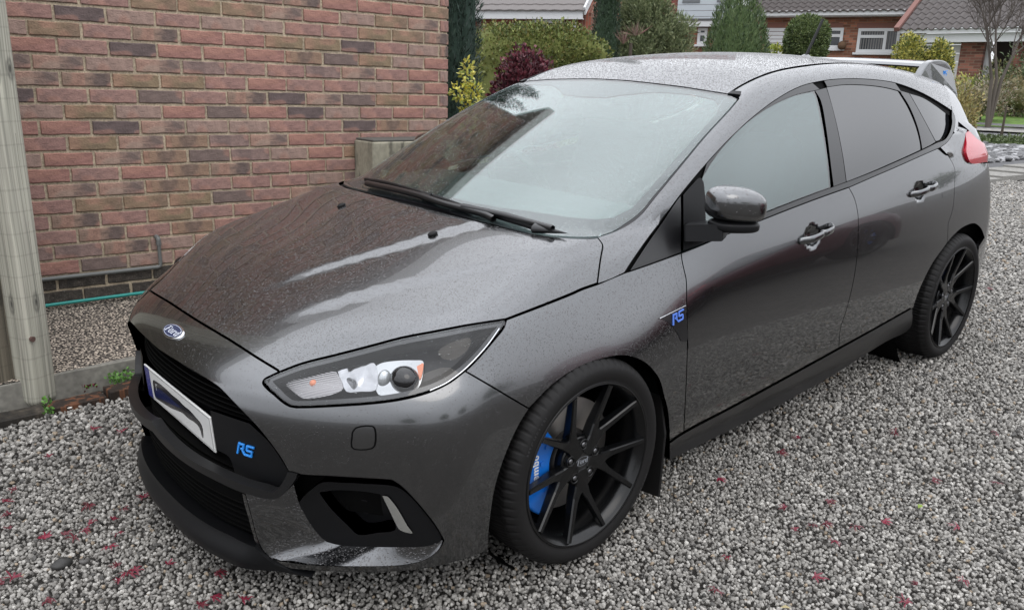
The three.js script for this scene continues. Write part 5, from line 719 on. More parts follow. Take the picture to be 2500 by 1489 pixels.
// rear quarter, tail lamp, tailgate and rear bumper
{ const S = (l) => sideTo(l, bodyF);
  const poly = [...S(ZH([[1972, 592], [2010, 564], [2046, 512], [2062, 440], [2058, 400], [2044, 374]])), ...S(ZJ([[1955, 752], [2000, 850], [2050, 960]])).map(([x, y]) => [x, y]), [2.73, 1.10], [2.70, 1.075], [2.66, 1.035], [2.665, 1.0], [2.70, 0.972], [2.95, 0.955], [3.06, 0.945], [3.06, 0.60], [2.997, 0.555], ...rev(S(C.archR1)), ...rev(S(C.doorRear))];
  const g = panelGeo('side', poly, { cell: [0.03, 0.016], gap: 0.0015 }); panels.quarter = g; pair('rear_quarter', g, M.paint);
  const lampP = [[2.735, 1.115], [2.70, 1.075], [2.66, 1.035], [2.668, 1.0], [2.70, 0.974], [2.95, 0.958], [3.06, 0.95], [3.08, 1.0], [3.0, 1.04], [2.88, 1.075], [2.79, 1.12]];
  pair('tail_light', panelGeo('side', smooth2([...lampP, lampP[0]], 4).slice(0, -1), { cell: [0.02, 0.02], gap: 0.003, flange: 0.03, F: (x, y, z) => bodyF(x, y, z) - 0.012 * sstep(0.95, 1.0, y) * sstep(1.12, 1.04, y) }), M.red);
  const gt = [], N = 10; for (let i = 0; i <= N; i++) gt.push([i / N * 1.0, 0.93]);
  part(car, 'tailgate', both(panelGeo('rear', [[0, 0.80], [0.62, 0.80], [0.72, 0.95], [0.95, 1.0], [1.08, 1.09], [1.13, 1.18], [1.15, 1.26], [1.06, 1.33], [0.7, 1.36], [0, 1.37]], { cell: 0.04, gap: 0.003 })), M.paint);
  part(car, 'rear_bumper', both(panelGeo('rear', [[0, 0.22], [0.9, 0.22], [1.02, 0.35], [1.04, 0.545], [0.92, 0.60], [0.92, 0.93], [0.73, 0.93], [0.63, 0.79], [0, 0.79]], { cell: 0.04, gap: 0.002 })), M.paint);
}
// ---------------------------------------------------------------- front end
const F1 = bodyF;
C.hex = ZB([[110, 95], [200, 165], [300, 235], [450, 330], [600, 420], [715, 488]]); C.hex2 = ZB([[715, 488], [800, 545], [900, 645], [1000, 748], [1100, 852], [1200, 972], [1300, 1112], [1362, 1222]]);
C.crease = ZC([[565, 118], [600, 128], [640, 142], [900, 157], [1200, 175], [1450, 190]]); C.podOut = ZC([[1450, 190], [1520, 235], [1600, 308], [1750, 478], [1850, 612], [1915, 728]]);
C.shelf = ZC([[1915, 728], [1905, 760], [1850, 832], [1750, 900], [1600, 940], [1400, 958], [1000, 960], [700, 946], [450, 915]]); C.blade = ZC([[450, 915], [350, 875], [290, 805], [245, 700], [205, 550], [165, 400], [140, 318]]);
C.bladeOut = ZC([[105, 300], [125, 400], [165, 540], [205, 690], [245, 800], [310, 905], [420, 968]]); C.lipLow = ZC([[420, 968], [700, 1000], [1000, 1016], [1300, 1020], [1600, 1004], [1900, 955], [2200, 868], [2312, 822]]);
{ const poly = clipZ('front', outline('front', [C.hoodFront, C.lampNose, C.lampLow1, C.seam, C.archF1, rev(C.lipLow), rev(C.bladeOut), [C.bladeOut[0], C.blade[6]], rev(C.blade), rev(C.shelf), rev(C.podOut), rev(C.crease), [C.crease[0], C.hex2[7]], rev(C.hex2), rev(C.hex)]));
  const g = panelGeo('front', poly, { cell: [0.018, 0.010], gap: 0.0018, flange: 0.045 }); panels.bumper = g; part(car, 'front_bumper', both(g), M.paint); }
const podF = (x, y, z) => bodyF(x, y, z) + lerp(0.068, 0.010, sstep(0.60, 0.85, Math.abs(z)));
function loft(A, B, rows, bulge = 0) {                        // surface between two 3-d polylines with the same number of points
  const pos = [], idx = [], n = A.length; for (let j = 0; j <= rows; j++) { const t = j / rows; for (let i = 0; i < n; i++) { const p = A[i].clone().lerp(B[i], t); p.y -= bulge * Math.sin(Math.PI * t) * 0.5; p.x += bulge * Math.sin(Math.PI * t); pos.push(p.x, p.y, p.z); } }
  for (let j = 0; j < rows; j++) for (let i = 0; i < n - 1; i++) { const a = j * n + i, b = a + n; idx.push(a, a + 1, b, a + 1, b + 1, b); }
  const g = new THREE.BufferGeometry(); g.setAttribute('position', new THREE.Float32BufferAttribute(pos, 3)); g.setIndex(idx); g.computeVertexNormals(); const uv = []; for (let i = 0; i < pos.length; i += 3) uv.push(pos[i], pos[i + 2]); g.setAttribute('uv', new THREE.Float32BufferAttribute(uv, 2));
  const nn = V().fromBufferAttribute(g.attributes.normal, Math.floor(n / 2)); if (nn.y < 0) { const a = g.index.array; for (let i = 0; i < a.length; i += 3) { const t = a[i + 1]; a[i + 1] = a[i + 2]; a[i + 2] = t; } g.computeVertexNormals(); }
  return g;
}
const resample = (pts, n) => new THREE.CatmullRomCurve3(pts, false, 'centripetal').getSpacedPoints(n);
{ // recessed lower corner: from the blade and the shelf's edge in to the fog lamp pod
  const o1 = resample(ZC([[132, 300], [165, 400], [205, 550], [245, 700], [300, 815], [370, 885], [455, 917]]).map((q) => hit(...q, offF(0.002))), 26), o2 = resample(ZC([[455, 917], [700, 947], [1000, 961], [1400, 959], [1600, 941], [1750, 901], [1850, 833], [1900, 765], [1908, 735]]).map((q) => hit(...q, offF(0.002))), 44);
  const i1 = resample(ZC([[560, 190], [700, 320], [625, 412], [660, 480], [705, 558], [805, 690], [870, 745]].filter((_, i) => i !== 1)).map((q) => hit(...q, podF)), 26), i2 = resample(ZC([[870, 745], [1000, 775], [1200, 786], [1500, 792], [1750, 785], [1870, 752], [1896, 728]]).map((q) => hit(...q, podF)), 44);
  const A = [...o1, ...o2.slice(1)], B = [...i1, ...i2.slice(1)], g = loft(A, B, 8, 0.002); panels.lowfascia = g; pair('lower_fascia', g, M.paint);
  // underside of the overhanging skin
  const t1 = resample(ZC([[140, 312], [300, 352], [390, 345], [560, 175], [640, 146], [900, 160], [1200, 178], [1450, 195], [1600, 312], [1750, 482], [1850, 615], [1908, 725]]).map((q) => hit(...q, offF(0.004))), 60), t2 = t1.map((p) => { const n = grad(bodyF, p.x, p.y, p.z); return p.clone().addScaledVector(n, -0.10 * sstep(0.87, 0.70, Math.abs(p.z)) - 0.012); });
  pair('bumper_return', loft(t1, t2, 2), M.black);
}
{ // fog lamp pod
  const F3 = podF, F3b = off(podF, 0.055);
  const outer = ZC([[610, 410], [660, 340], [760, 252], [830, 212], [1000, 214], [1250, 226], [1470, 245], [1555, 285], [1650, 372], [1750, 488], [1845, 615], [1890, 690], [1896, 722], [1870, 752], [1750, 785], [1500, 792], [1200, 786], [1000, 775], [870, 748], [800, 690], [700, 560], [610, 410]]);
  const pocket = ZC([[800, 300], [985, 280], [1340, 316], [1360, 330], [1430, 470], [1485, 590], [1480, 640], [1330, 662], [1150, 680], [1060, 600], [900, 440], [800, 300]]);
  const po = uvOf('front', smooth2(outer, 3), F3), pi = uvOf('front', smooth2(pocket, 3), F3);
  let bi = 0, bd = 1e9; pi.forEach((p, i) => { const d = Math.hypot(p[0] - po[0][0], p[1] - po[0][1]); if (d < bd) { bd = d; bi = i; } });
  const inn = [...pi.slice(bi), ...pi.slice(1, bi + 1)]; const sa = polyArea(po), sb = polyArea(inn); const inn2 = sa * sb > 0 ? rev(inn) : inn;
  const g = panelGeo('front', [...po.slice(0, -1), po[0], ...inn2, inn2[0]], { cell: [0.02, 0.012], gap: 0, flange: 0.075, F: F3 });
  const pods = pair('fog_lamp_surround', g, M.black);
  const back = panelGeo('front', pi.slice(0, -1), { cell: [0.03, 0.02], gap: -0.012, flange: 0, F: F3b });
  pods.forEach((p, i) => part(p, 'duct_panel', i ? mirrorZ(back) : back, M.black));
  for (let k = 0; k < 4; k++) { const y = lerp(0.28, 0.40, k / 3), a = pi.map((p) => p[0]), u0 = Math.min(...a), u1 = lerp(u0, Math.max(...a), 0.55); const sg = panelGeo('front', [[u0, y], [u1, y], [u1, y + 0.004], [u0, y + 0.004]], { cell: 0.03, gap: 0, flange: 0.02, F: off(podF, 0.045) }); pods.forEach((p, i) => part(p, 'duct_slat', i ? mirrorZ(sg) : sg, M.black)); }
  const lens = uvOf('front', smooth2(ZC([[1365, 322], [1415, 328], [1450, 360], [1510, 440], [1600, 595], [1645, 662], [1560, 648], [1515, 622], [1480, 560], [1430, 455], [1365, 322]]), 3), F3).slice(0, -1);
  const lg = panelGeo('front', lens, { cell: 0.012, gap: 0.001, flange: 0.01, F: off(podF, -0.004) }); M.drl = phys(RGB(0.42, 0.42, 0.40), 0.22, { metalness: 0.7, clearcoat: 1, clearcoatRoughness: 0.05 }); pods.forEach((p, i) => part(p, 'fog_lamp', i ? mirrorZ(lg) : lg, M.drl));
}
// grille: recess, slats, blank with badge, lower bar
const gF1 = (d) => (x, y, z) => bodyF(x, y, z) + d;
{ const hexLow = ZB([[1362, 1222], [1350, 1262], [1255, 1378]]), hexBot = ZB([[1255, 1378], [1150, 1360], [1000, 1320], [800, 1235], [600, 1130], [450, 1020], [330, 900]]);
  const all = clipZ('front', [...outline('front', [C.hex, C.hex2, hexLow, hexBot]), [-0.2, 0.36]]);
  part(car, 'grille_back', both(panelGeo('front', [[0, 0.30], [0.62, 0.28], [0.70, 0.45], [0.45, 0.66], [0, 0.665]], { cell: 0.04, gap: 0, flange: 0, F: gF1(0.11) })), M.seal);
  // horizontal slats of the upper opening
  for (let k = 0; k < 7; k++) { const y = 0.525 + k * 0.014, u1 = lerp(0.46, 0.36, k / 6); part(car, 'grille_slat', both(panelGeo('front', [[0, y], [u1, y], [u1, y + 0.004], [0, y + 0.004]], { cell: 0.03, gap: 0, flange: 0.03, F: gF1(0.055) })), M.seal); }
  for (let k = 0; k < 4; k++) { const y = 0.325 + k * 0.014, u1 = 0.40; part(car, 'grille_slat', both(panelGeo('front', [[0, y], [u1, y], [u1, y + 0.004], [0, y + 0.004]], { cell: 0.03, gap: 0, flange: 0.03, F: gF1(0.055) })), M.seal); }
  const bl = gF1(0.042);
  const blank = outline('front', [ZB([[735, 735], [900, 792], [1050, 842]]), ZB([[1050, 842], [1200, 985], [1300, 1125], [1360, 1225]]), ZB([[1360, 1225], [1345, 1268], [1250, 1385]]), ZB([[1250, 1385], [1100, 1350], [1000, 1322], [948, 1285]]), ZB([[948, 1285], [885, 1105], [790, 1050]])], bl);
  pair('grille_blank', panelGeo('front', blank, { cell: 0.02, gap: -0.001, flange: 0.03, F: bl }), M.black);
  // cross bar that carries the plate
  part(car, 'plate_carrier', both(panelGeo('front', [[0, 0.395], [0.30, 0.395], [0.335, 0.41], [0.335, 0.505], [0.30, 0.512], [0, 0.512]], { cell: 0.03, gap: 0, flange: 0.04, F: gF1(0.085) })), M.black);
  // bar below the grille: a swept profile along the front
  const bar = outline('front', [hexBot], gF1(0)), pts = [];
  const ctl = ZB([[1430, 1262], [1420, 1290], [1290, 1432], [1215, 1440], [1000, 1385], [800, 1295], [600, 1185], [430, 1060]]);
  C.barLow = ctl;
  const up = outline('front', [ZB([[1362, 1225], [1345, 1268], [1250, 1388], [1150, 1362], [1000, 1322], [800, 1237], [600, 1132], [450, 1022], [330, 900], [250, 780], [195, 660]])]);
  const dn = outline('front', [ZB([[1440, 1240], [1420, 1290], [1300, 1425], [1215, 1440], [1000, 1388], [800, 1298], [600, 1190], [430, 1065], [300, 925], [215, 800], [165, 680]])]);
  const cut0 = (l) => clipHalf(l, 0, 0, true);
  const poly = cut0([...up, ...rev(dn)]);
  part(car, 'grille_lower_bar', both(panelGeo('front', poly, { cell: [0.02, 0.008], gap: 0, flange: 0.03, F: (x, y, z) => bodyF(x, y, z) - 0.004 })), M.paintDark = M.paintDark || phys(RGB(0.010, 0.010, 0.0105), 0.38, { specularIntensity: 0.7 }));
  void pts; void bar; void all;
  // lower intake and splitter
  part(car, 'lower_intake', both(panelGeo('front', [[0, 0.12], [0.36, 0.12], [0.365, 0.2], [0.365, 0.36], [0.2, 0.33], [0, 0.33]], { cell: 0.03, gap: 0, flange: 0, F: gF1(0.055) })), M.seal);
  for (let k = 0; k < 6; k++) { const y = 0.185 + k * 0.019; part(car, 'intake_slat', both(panelGeo('front', [[0, y], [0.345, y], [0.345, y + 0.006], [0, y + 0.006]], { cell: 0.03, gap: 0, flange: 0.03, F: gF1(0.03) })), M.seal); }
  const spF = (x, y, z) => bodyF(x, y, z) - 0.032 * sstep(0.20, 0.12, y) * sstep(0.50, 0.40, Math.abs(z)) - 0.004;
  part(car, 'splitter', both(panelGeo('front', [[0, 0.108], [0.36, 0.104], [0.42, 0.106], [0.47, 0.1095], [0.47, 0.1115], [0.43, 0.115], [0.385, 0.13], [0.345, 0.176], [0.28, 0.184], [0, 0.184]], { cell: [0.02, 0.008], gap: 0, flange: 0.075, F: spF })), M.black);
}
// ---------------------------------------------------------------- headlights
{
  const whole = outline('front', [C.lampTop, rev(C.lampLow2), rev(C.lampLow1), rev(C.lampNose)]);
  const lensG = panelGeo('front', whole, { cell: [0.016, 0.010], gap: 0.004, flange: 0.006, lift: 0.001 });
  panels.lamp = lensG;
  const box = panelGeo('front', whole, { cell: [0.02, 0.012], gap: 0.006, flange: 0, F: offF(0.075) });
  const rim = (() => {                                       // dark surround that follows the outline
    const out = tidy(inset(tidy(whole), 0.003)), inn = tidy(inset(tidy(whole), 0.012)); void inn;
    return panelGeo('front', out, { cell: [0.02, 0.012], gap: 0, flange: 0.075, F: offF(0.002) });
  })();
  // keep only the folded edge of the surround (its face would cover the lamp)
  const nFace = rim.index.count; void nFace;
  const lamps = [0, 1].map(() => { const g = new THREE.Group(); g.name = 'headlight'; car.add(g); return g; });
  const add = (name, geo, mat) => lamps.forEach((l, i) => part(l, name, i ? mirrorZ(geo) : geo, mat));
  const wall = (poly, depth, from = 0.002) => { const P = poly.map(([u, v]) => { const p = MAP.front.at(u, v, offF(from)), n = grad(bodyF, p.x, p.y, p.z); return [p, n]; }), pos = [], idx = []; P.forEach(([p, n], i) => { const q = p.clone().addScaledVector(n, -depth); pos.push(p.x, p.y, p.z, q.x, q.y, q.z); const j = (i + 1) % P.length; idx.push(2 * i, 2 * i + 1, 2 * j, 2 * i + 1, 2 * j + 1, 2 * j); }); const g = new THREE.BufferGeometry(); g.setAttribute('position', new THREE.Float32BufferAttribute(pos, 3)); g.setIndex(idx); g.computeVertexNormals(); return g; };
  const ringGeo = (poly, w, F) => { const a = tidy(inset(tidy(poly), 0.0035)), P = []; for (let i = 0; i < a.length; i++) P.push(a[i]); const b = inset(a, w), pos = [], nor = [], idx = []; for (let i = 0; i < a.length; i++) { for (const q of [a[i], b[i]]) { const p = MAP.front.at(q[0], q[1], F), n = grad(F, p.x, p.y, p.z); pos.push(p.x, p.y, p.z); nor.push(n.x, n.y, n.z); } const j = (i + 1) % a.length; idx.push(2 * i, 2 * i + 1, 2 * j, 2 * i + 1, 2 * j + 1, 2 * j); } const g = new THREE.BufferGeometry(); g.setAttribute('position', new THREE.Float32BufferAttribute(pos, 3)); g.setAttribute('normal', new THREE.Float32BufferAttribute(nor, 3)); g.setIndex(idx); return g; };
  add('lens', lensG, M.lens);
  add('housing', mergeGeometries([box, wall(tidy(inset(tidy(whole), 0.005)), 0.075)].map((g) => { const h = g.index ? g.toNonIndexed() : g; h.deleteAttribute('uv'); return h; })), M.lampBlack = phys(RGB(0.008, 0.008, 0.009), 0.4, { specularIntensity: 0.5 }));
  add('bezel', ringGeo(whole, 0.010, offF(0.004)), M.gloss);
  const at = (d) => offF(d);
  const piece = (name, px, d, mat, fl = 0.03, sm = 3) => add(name, panelGeo('front', uvOf('front', smooth2([...px, px[0]], sm), at(d)).slice(0, -1), { cell: [0.01, 0.008], gap: 0, flange: fl, F: at(d) }), mat);
  const ridges = dataTex(8, 64, (u, v) => { const k = (v * 8) % 1; const h = 0.5 - 0.5 * Math.cos(k * 2 * Math.PI); return [h, h, h]; }); ridges.repeat.set(1, 40);
  const cut = dataTex(64, 64, (u, v) => { const h = vnoise(u * 7, v * 7, 5, 7, 7); return [h, h, h]; }); cut.repeat.set(9, 9);
  const ridged = phys(RGB(0.34, 0.325, 0.325), 0.24, { metalness: 1, bumpMap: ridges, bumpScale: 0.0009 }), facet = phys(RGB(0.36, 0.36, 0.37), 0.14, { metalness: 1, bumpMap: cut, bumpScale: 0.006 });
  piece('indicator_bowl', ZD([[245, 668], [300, 632], [420, 608], [560, 572], [690, 545], [715, 560], [770, 700], [690, 748], [560, 780], [410, 790], [340, 748]]), 0.034, ridged, 0.02);
  piece('reflector', ZD([[722, 545], [760, 530], [900, 500], [1050, 470], [1080, 540], [1085, 660], [1060, 718], [930, 728], [800, 728]]), 0.038, facet, 0.02);
  piece('projector_bezel', ZD([[1065, 500], [1120, 470], [1250, 450], [1420, 445], [1495, 452], [1503, 500], [1490, 600], [1455, 690], [1380, 735], [1200, 762], [1090, 755], [1062, 640]]), 0.040, M.reflector, 0.02);
  piece('side_reflector', ZD([[1440, 500], [1498, 470], [1498, 520], [1470, 620], [1452, 560]]), 0.032, M.amber, 0.004);
  // bulbs and projector lens
  const P1 = hit(...ZD([[500, 655]])[0], at(0.04)), P2 = hit(...ZD([[1330, 618]])[0], at(0.035)), P3 = hit(...ZD([[1150, 620]])[0], at(0.045));
  add('indicator_bulb', new THREE.SphereGeometry(0.010, 16, 12).translate(P1.x, P1.y, P1.z), M.amber);
  add('projector', new THREE.SphereGeometry(1, 32, 20).scale(0.036, 0.034, 0.040).translate(P2.x, P2.y, P2.z), M.gloss);
  add('projector_lens', new THREE.SphereGeometry(1, 24, 16).scale(0.020, 0.026, 0.016).translate(P3.x, P3.y, P3.z), phys(RGB(0.5, 0.52, 0.53), 0.05, { metalness: 0.6, clearcoat: 1, clearcoatRoughness: 0.02 }));
  const P4 = hit(...ZD([[860, 650]])[0], at(0.042));
  add('daytime_lamp', new RoundedBoxGeometry(0.012, 0.022, 0.034, 2, 0.004).translate(P4.x - 0.004, P4.y, P4.z), facet);
  // chrome lip along the lower rear edge
  const lip = uvOf('front', smooth2(ZD([[1560, 722], [1700, 658], [1800, 590], [1885, 520], [1990, 415], [2090, 300], [2190, 160]])), at(0.0)), tp = lip.map(([u, v]) => MAP.front.at(u, v, offF(0.0015)));
  add('chrome_lip', new THREE.TubeGeometry(new THREE.CatmullRomCurve3(tp), 60, 0.0022, 6), M.chrome);
}
// ---------------------------------------------------------------- small fittings of the body
const surf = (px, py, lift = 0, F = bodyF) => { const p = hit(px, py, F), n = grad(F, p.x, p.y, p.z); return { p: p.addScaledVector(n, lift), n }; };
function orient(obj, p, n, along) { const y = n.clone().normalize(), x = along.clone().addScaledVector(y, -along.dot(y)).normalize(), z = x.clone().cross(y); obj.applyMatrix4(new THREE.Matrix4().makeBasis(x, y, z)); obj.translate(p.x, p.y, p.z); return obj; }   // geometry: x along, y out of the surface
{ // towing cover
  const F = offF(-0.0035), q = smooth2([...Q(600, 740, 2.182, [[572, 690], [590, 668], [670, 660], [682, 672], [682, 755], [665, 772], [585, 776], [568, 765]]), ...Q(600, 740, 2.182, [[572, 690]])], 3);
  part(car, 'towing_cover', panelGeo('front', uvOf('front', q, F).slice(0, -1), { cell: 0.012, gap: 0, flange: 0.006, F }), M.paint);
  part(car, 'towing_cover_gap', panelGeo('front', inset(tidy(uvOf('front', q, offF(-0.0008)).slice(0, -1)), -0.0035), { cell: 0.012, gap: 0, flange: 0, F: offF(-0.0008) }), M.seal);
}
// oval badge
function canvasTex(w, h, draw) { const c = document.createElement('canvas'); c.width = w; c.height = h; const x = c.getContext('2d'); draw(x, w, h); const t = new THREE.CanvasTexture(c); t.colorSpace = THREE.SRGBColorSpace; t.magFilter = THREE.LinearFilter; return t; }
const ovalTex = (bg, fg) => canvasTex(256, 128, (x, w, h) => { x.fillStyle = bg; x.fillRect(0, 0, w, h); x.fillStyle = fg; x.font = 'italic bold 84px serif'; x.textAlign = 'center'; x.textBaseline = 'middle'; x.fillText('Ford', w / 2, h / 2 + 2); x.strokeStyle = fg; x.lineWidth = 4; x.beginPath(); x.ellipse(w / 2, h / 2, w * 0.46, h * 0.45, 0, 0, 7); x.stroke(); });
function ovalGeo(rx, rz, th) { // face up (+y), bevelled edge
  const pts = [[0, th], [0.90, th], [0.97, th * 0.7], [1, 0]].map(([r, y]) => new THREE.Vector2(r, y)); const g = new THREE.LatheGeometry(pts, 48); g.scale(rx, 1, rz); g.computeVertexNormals(); return g; }
function ovalFace(rx, rz, y) { const g = new THREE.CircleGeometry(1, 48).rotateX(-Math.PI / 2); g.scale(rx, 1, rz); g.translate(0, y, 0); return g; }
const zAlong = V(0, 0, 1);
{ const s = surf(422.9, 810.6, 0.0005);
  const g = new THREE.Group(); g.name = 'oval_badge'; car.add(g);
  part(g, 'rim', orient(ovalGeo(0.062, 0.0265, 0.005), s.p, s.n, zAlong), M.chrome);
  const face = ovalFace(0.056, 0.0215, 0.0055); part(g, 'face', orient(face, s.p, s.n, zAlong), phys(0xffffff, 0.25, { map: ovalTex('#16244f', '#c9cdd6'), clearcoat: 1, clearcoatRoughness: 0.05 }));
}
// two-letter badge, built from bars
function letterBars(h, depth) {
  const segs = [[0.0, 0.02, 0.26, 0.98], [0.26, 0.92, 0.72, 0.92], [0.74, 0.94, 0.66, 0.58], [0.44, 0.52, 0.66, 0.52], [0.52, 0.50, 0.74, 0.12], [0.78, 0.08, 1.50, 0.08], [1.50, 0.06, 1.58, 0.48], [1.06, 0.50, 1.54, 0.50], [1.03, 0.52, 1.12, 0.92], [1.16, 0.92, 1.80, 0.92]], out = [];
  for (const [x0, y0, x1, y1] of segs) { const l = Math.hypot(x1 - x0, y1 - y0) + 0.12, g = new RoundedBoxGeometry(l * h, 0.175 * h, depth, 1, depth * 0.25); g.rotateZ(Math.atan2(y1 - y0, x1 - x0)); g.translate(((x0 + x1) / 2 - 0.9) * h, ((y0 + y1) / 2 - 0.5) * h, 0); out.push(g.toNonIndexed()); }
  return mergeGeometries(out).rotateX(-Math.PI / 2);         // lies flat: letters run along x, tops towards -z, faces +y
}
{ const F = gF1(0.042), s = surf(...ZB([[1025, 1048]])[0], 0.003, F);
  part(car, 'letter_badge', orient(letterBars(0.033, 0.006), s.p, s.n, zAlong), M.badgeBlue);
}
{ // vent badge on the front wing: a dark three-cornered inlay with letters
  const F = offF(-0.0015), poly = outline('side', [ZE([[672, 1192], [780, 1138], [897, 1080]]), ZE([[897, 1080], [908, 1200], [912, 1390], [862, 1392]]), ZE([[862, 1392], [810, 1295], [745, 1225], [672, 1192]])], F);
  const g = panelGeo('side', poly, { cell: 0.012, gap: 0.001, flange: 0.004, F }); const [a, b] = pair('wing_vent', g, M.satin);
  const s = surf(...ZE([[828, 1178]])[0], 0.0035); const lg = orient(letterBars(0.032, 0.004), s.p, s.n, V(0.985, 0.17, 0));
  part(a, 'letter_badge', lg, M.badgeBlue2 = phys(RGB(0.10, 0.22, 0.72), 0.3, { clearcoat: 0.8, clearcoatRoughness: 0.1 }));
  void b;
  const edge = uvOf('side', smooth2(ZE([[672, 1192], [780, 1138], [897, 1080]])), F).map(([u, v]) => MAP.side.at(u, v, offF(-0.003)));
  part(a, 'bright_edge', new THREE.TubeGeometry(new THREE.CatmullRomCurve3(edge), 24, 0.0018, 6), M.chrome);
}
{ // number plate with its characters wiped over by a dark smear, blue band at one end
  const tex = canvasTex(1024, 220, (x, w, h) => {
    x.fillStyle = '#e4e4e2'; x.fillRect(0, 0, w, h); x.fillStyle = '#3c3f86'; x.fillRect(0, 0, 84, h); x.fillStyle = '#8d84a8'; for (let i = 0; i < 12; i++) { const a = i / 12 * 6.283; x.fillRect(40 + 22 * Math.cos(a), 62 + 22 * Math.sin(a), 5, 5); }
    x.strokeStyle = '#22242c'; x.lineWidth = 3; x.strokeRect(8, 8, w - 16, h - 16);
    const R = rng(7); const grd = [[118, 64], [200, 52], [330, 46], [450, 58], [560, 52], [640, 66], [720, 60], [800, 74], [905, 92], [884, 190], [862, 190], [850, 128], [760, 122], [680, 138], [600, 128], [500, 150], [400, 172], [280, 186], [150, 200], [112, 196]];
    x.fillStyle = '#14151f'; x.beginPath(); x.moveTo(118, 120); grd.forEach((p, i) => { const q = grd[(i + 1) % grd.length]; x.quadraticCurveTo(p[0], p[1], (p[0] + q[0]) / 2, (p[1] + q[1]) / 2); }); x.closePath(); x.fill();
    x.fillStyle = '#1d2552'; x.beginPath(); x.moveTo(130, 130); x.bezierCurveTo(260, 60, 420, 110, 600, 92); x.bezierCurveTo(470, 140, 300, 150, 130, 188); x.fill();
    x.fillStyle = '#cfd0d2'; x.fillRect(168, 78, 26, 8); x.fillRect(168, 78, 8, 50); x.fillStyle = '#a7a8aa'; for (let i = 0; i < 12; i++) x.fillRect(610 + i * 17 + R() * 6, 160 + R() * 26, 9, 2);
  });
  const g = new RoundedBoxGeometry(0.52, 0.111, 0.006, 2, 0.0028); const pl = new THREE.Group(); pl.name = 'number_plate'; car.add(pl);
  const c = V(-0.857, 0.4481, 0); const m = new THREE.Matrix4().makeRotationY(-Math.PI / 2); const tilt = new THREE.Matrix4().makeRotationZ(0.044);
  const place = (q) => { q.applyMatrix4(m); q.applyMatrix4(tilt); q.translate(c.x + 0.005, c.y, c.z); return q; };
  part(pl, 'backing', place(g.clone().translate(0, 0, 0)), M.white);
  part(pl, 'face', place(new THREE.PlaneGeometry(0.514, 0.105).translate(0, 0, 0.0036)), phys(0xffffff, 0.25, { map: tex, clearcoat: 0.6, clearcoatRoughness: 0.1 }));
}
// ---------------------------------------------------------------- wheels
const fontBold = await new FontLoader().loadAsync('fonts/droid/droid_sans_bold.typeface.json');
function tyreGeo() {                                         // outer face towards +z, centre at the origin
  const prof = [[0.249, 0.006], [0.256, 0.002], [0.264, 0.006], [0.277, 0.0105], [0.291, 0.0095], [0.302, 0.004], [0.3105, -0.006], [0.3165, -0.017], [0.3195, -0.028], [0.3205, -0.045], [0.3213, -0.075], [0.3217, -0.11], [0.3213, -0.145], [0.3205, -0.175], [0.3165, -0.203], [0.302, -0.224], [0.277, -0.23], [0.249, -0.222]];
  const N = 420, pos = [], uv = [], idx = [], P = prof.length;
  for (let i = 0; i <= N; i++) { const a = i / N * Math.PI * 2, blk = (i % 6) < 1, in2 = ((i + 3) % 6) < 1; prof.forEach(([r, z], j) => {
    let rr = r; if (blk && j >= 5 && j <= 9) rr -= j === 5 ? 0.001 : 0.0055; if (in2 && j >= 9 && j <= 13) rr -= 0.0055; if (j === 9 || j === 13) rr -= 0.006;
    pos.push(rr * Math.cos(a), rr * Math.sin(a), z); uv.push(i / N * 2, j / P); }); }
  for (let i = 0; i < N; i++) for (let j = 0; j < P - 1; j++) { const a = i * P + j, b = a + P; idx.push(a, a + 1, b, a + 1, b + 1, b); }
  const g = new THREE.BufferGeometry(); g.setAttribute('position', new THREE.Float32BufferAttribute(pos, 3)); g.setAttribute('uv', new THREE.Float32BufferAttribute(uv, 2)); g.setIndex(idx); g.computeVertexNormals(); return g;
}
function lathe(pts, n = 64) { const g = new THREE.LatheGeometry(pts.map(([r, z]) => new THREE.Vector2(r, z)), n); g.rotateX(Math.PI / 2); return g; }
const tyre = tyreGeo();
const rimGeo = lathe([[0.232, -0.20], [0.226, -0.15], [0.224, -0.06], [0.229, -0.03], [0.236, -0.012], [0.2465, -0.004], [0.2525, 0.0035], [0.2555, 0.0055], [0.2565, 0.002], [0.2555, -0.004]], 96);
function spokeGeo() {
  const P = (r, deg) => new THREE.Vector2(r * Math.cos(deg * Math.PI / 180), r * Math.sin(deg * Math.PI / 180));
  const off = (p, d, w) => p.clone().add(new THREE.Vector2(-Math.sin(d * Math.PI / 180), Math.cos(d * Math.PI / 180)).multiplyScalar(w));
  const s = new THREE.Shape(); // one arm that forks into two legs, along +x
  const k = P(0.128, 11.5), e = P(0.243, 18), o = [];
  o.push(P(0.03, -30), P(0.050, -26), off(P(0.078, -12), 0, -0.006), off(P(0.118, -12.5), -20, -0.0075), off(P(0.243, -18), -19, -0.0055), off(P(0.243, -18), -19, 0.0055), off(P(0.128, -12), -20, 0.0068), off(P(0.108, -3.5), 0, 0.000), P(0.102, 0));
  const up = o.slice(0, -1).map((v) => new THREE.Vector2(v.x, -v.y)).reverse(); void k; void e;
  s.setFromPoints([...o, ...up]);
  const g = new THREE.ExtrudeGeometry(s, { depth: 0.016, bevelEnabled: true, bevelThickness: 0.005, bevelSize: 0.0028, bevelSegments: 1 });
  const p = g.attributes.position; for (let i = 0; i < p.count; i++) { const r = Math.hypot(p.getX(i), p.getY(i)); const top = p.getZ(i) > 0.01; p.setZ(i, p.getZ(i) - 0.026 - 0.020 * sstep(0.23, 0.09, r) + 0.010 * sstep(0.19, 0.245, r) - (top ? 0 : 0.010 * sstep(0.22, 0.08, r))); }
  g.computeVertexNormals(); return g;
}
const spoke = spokeGeo();
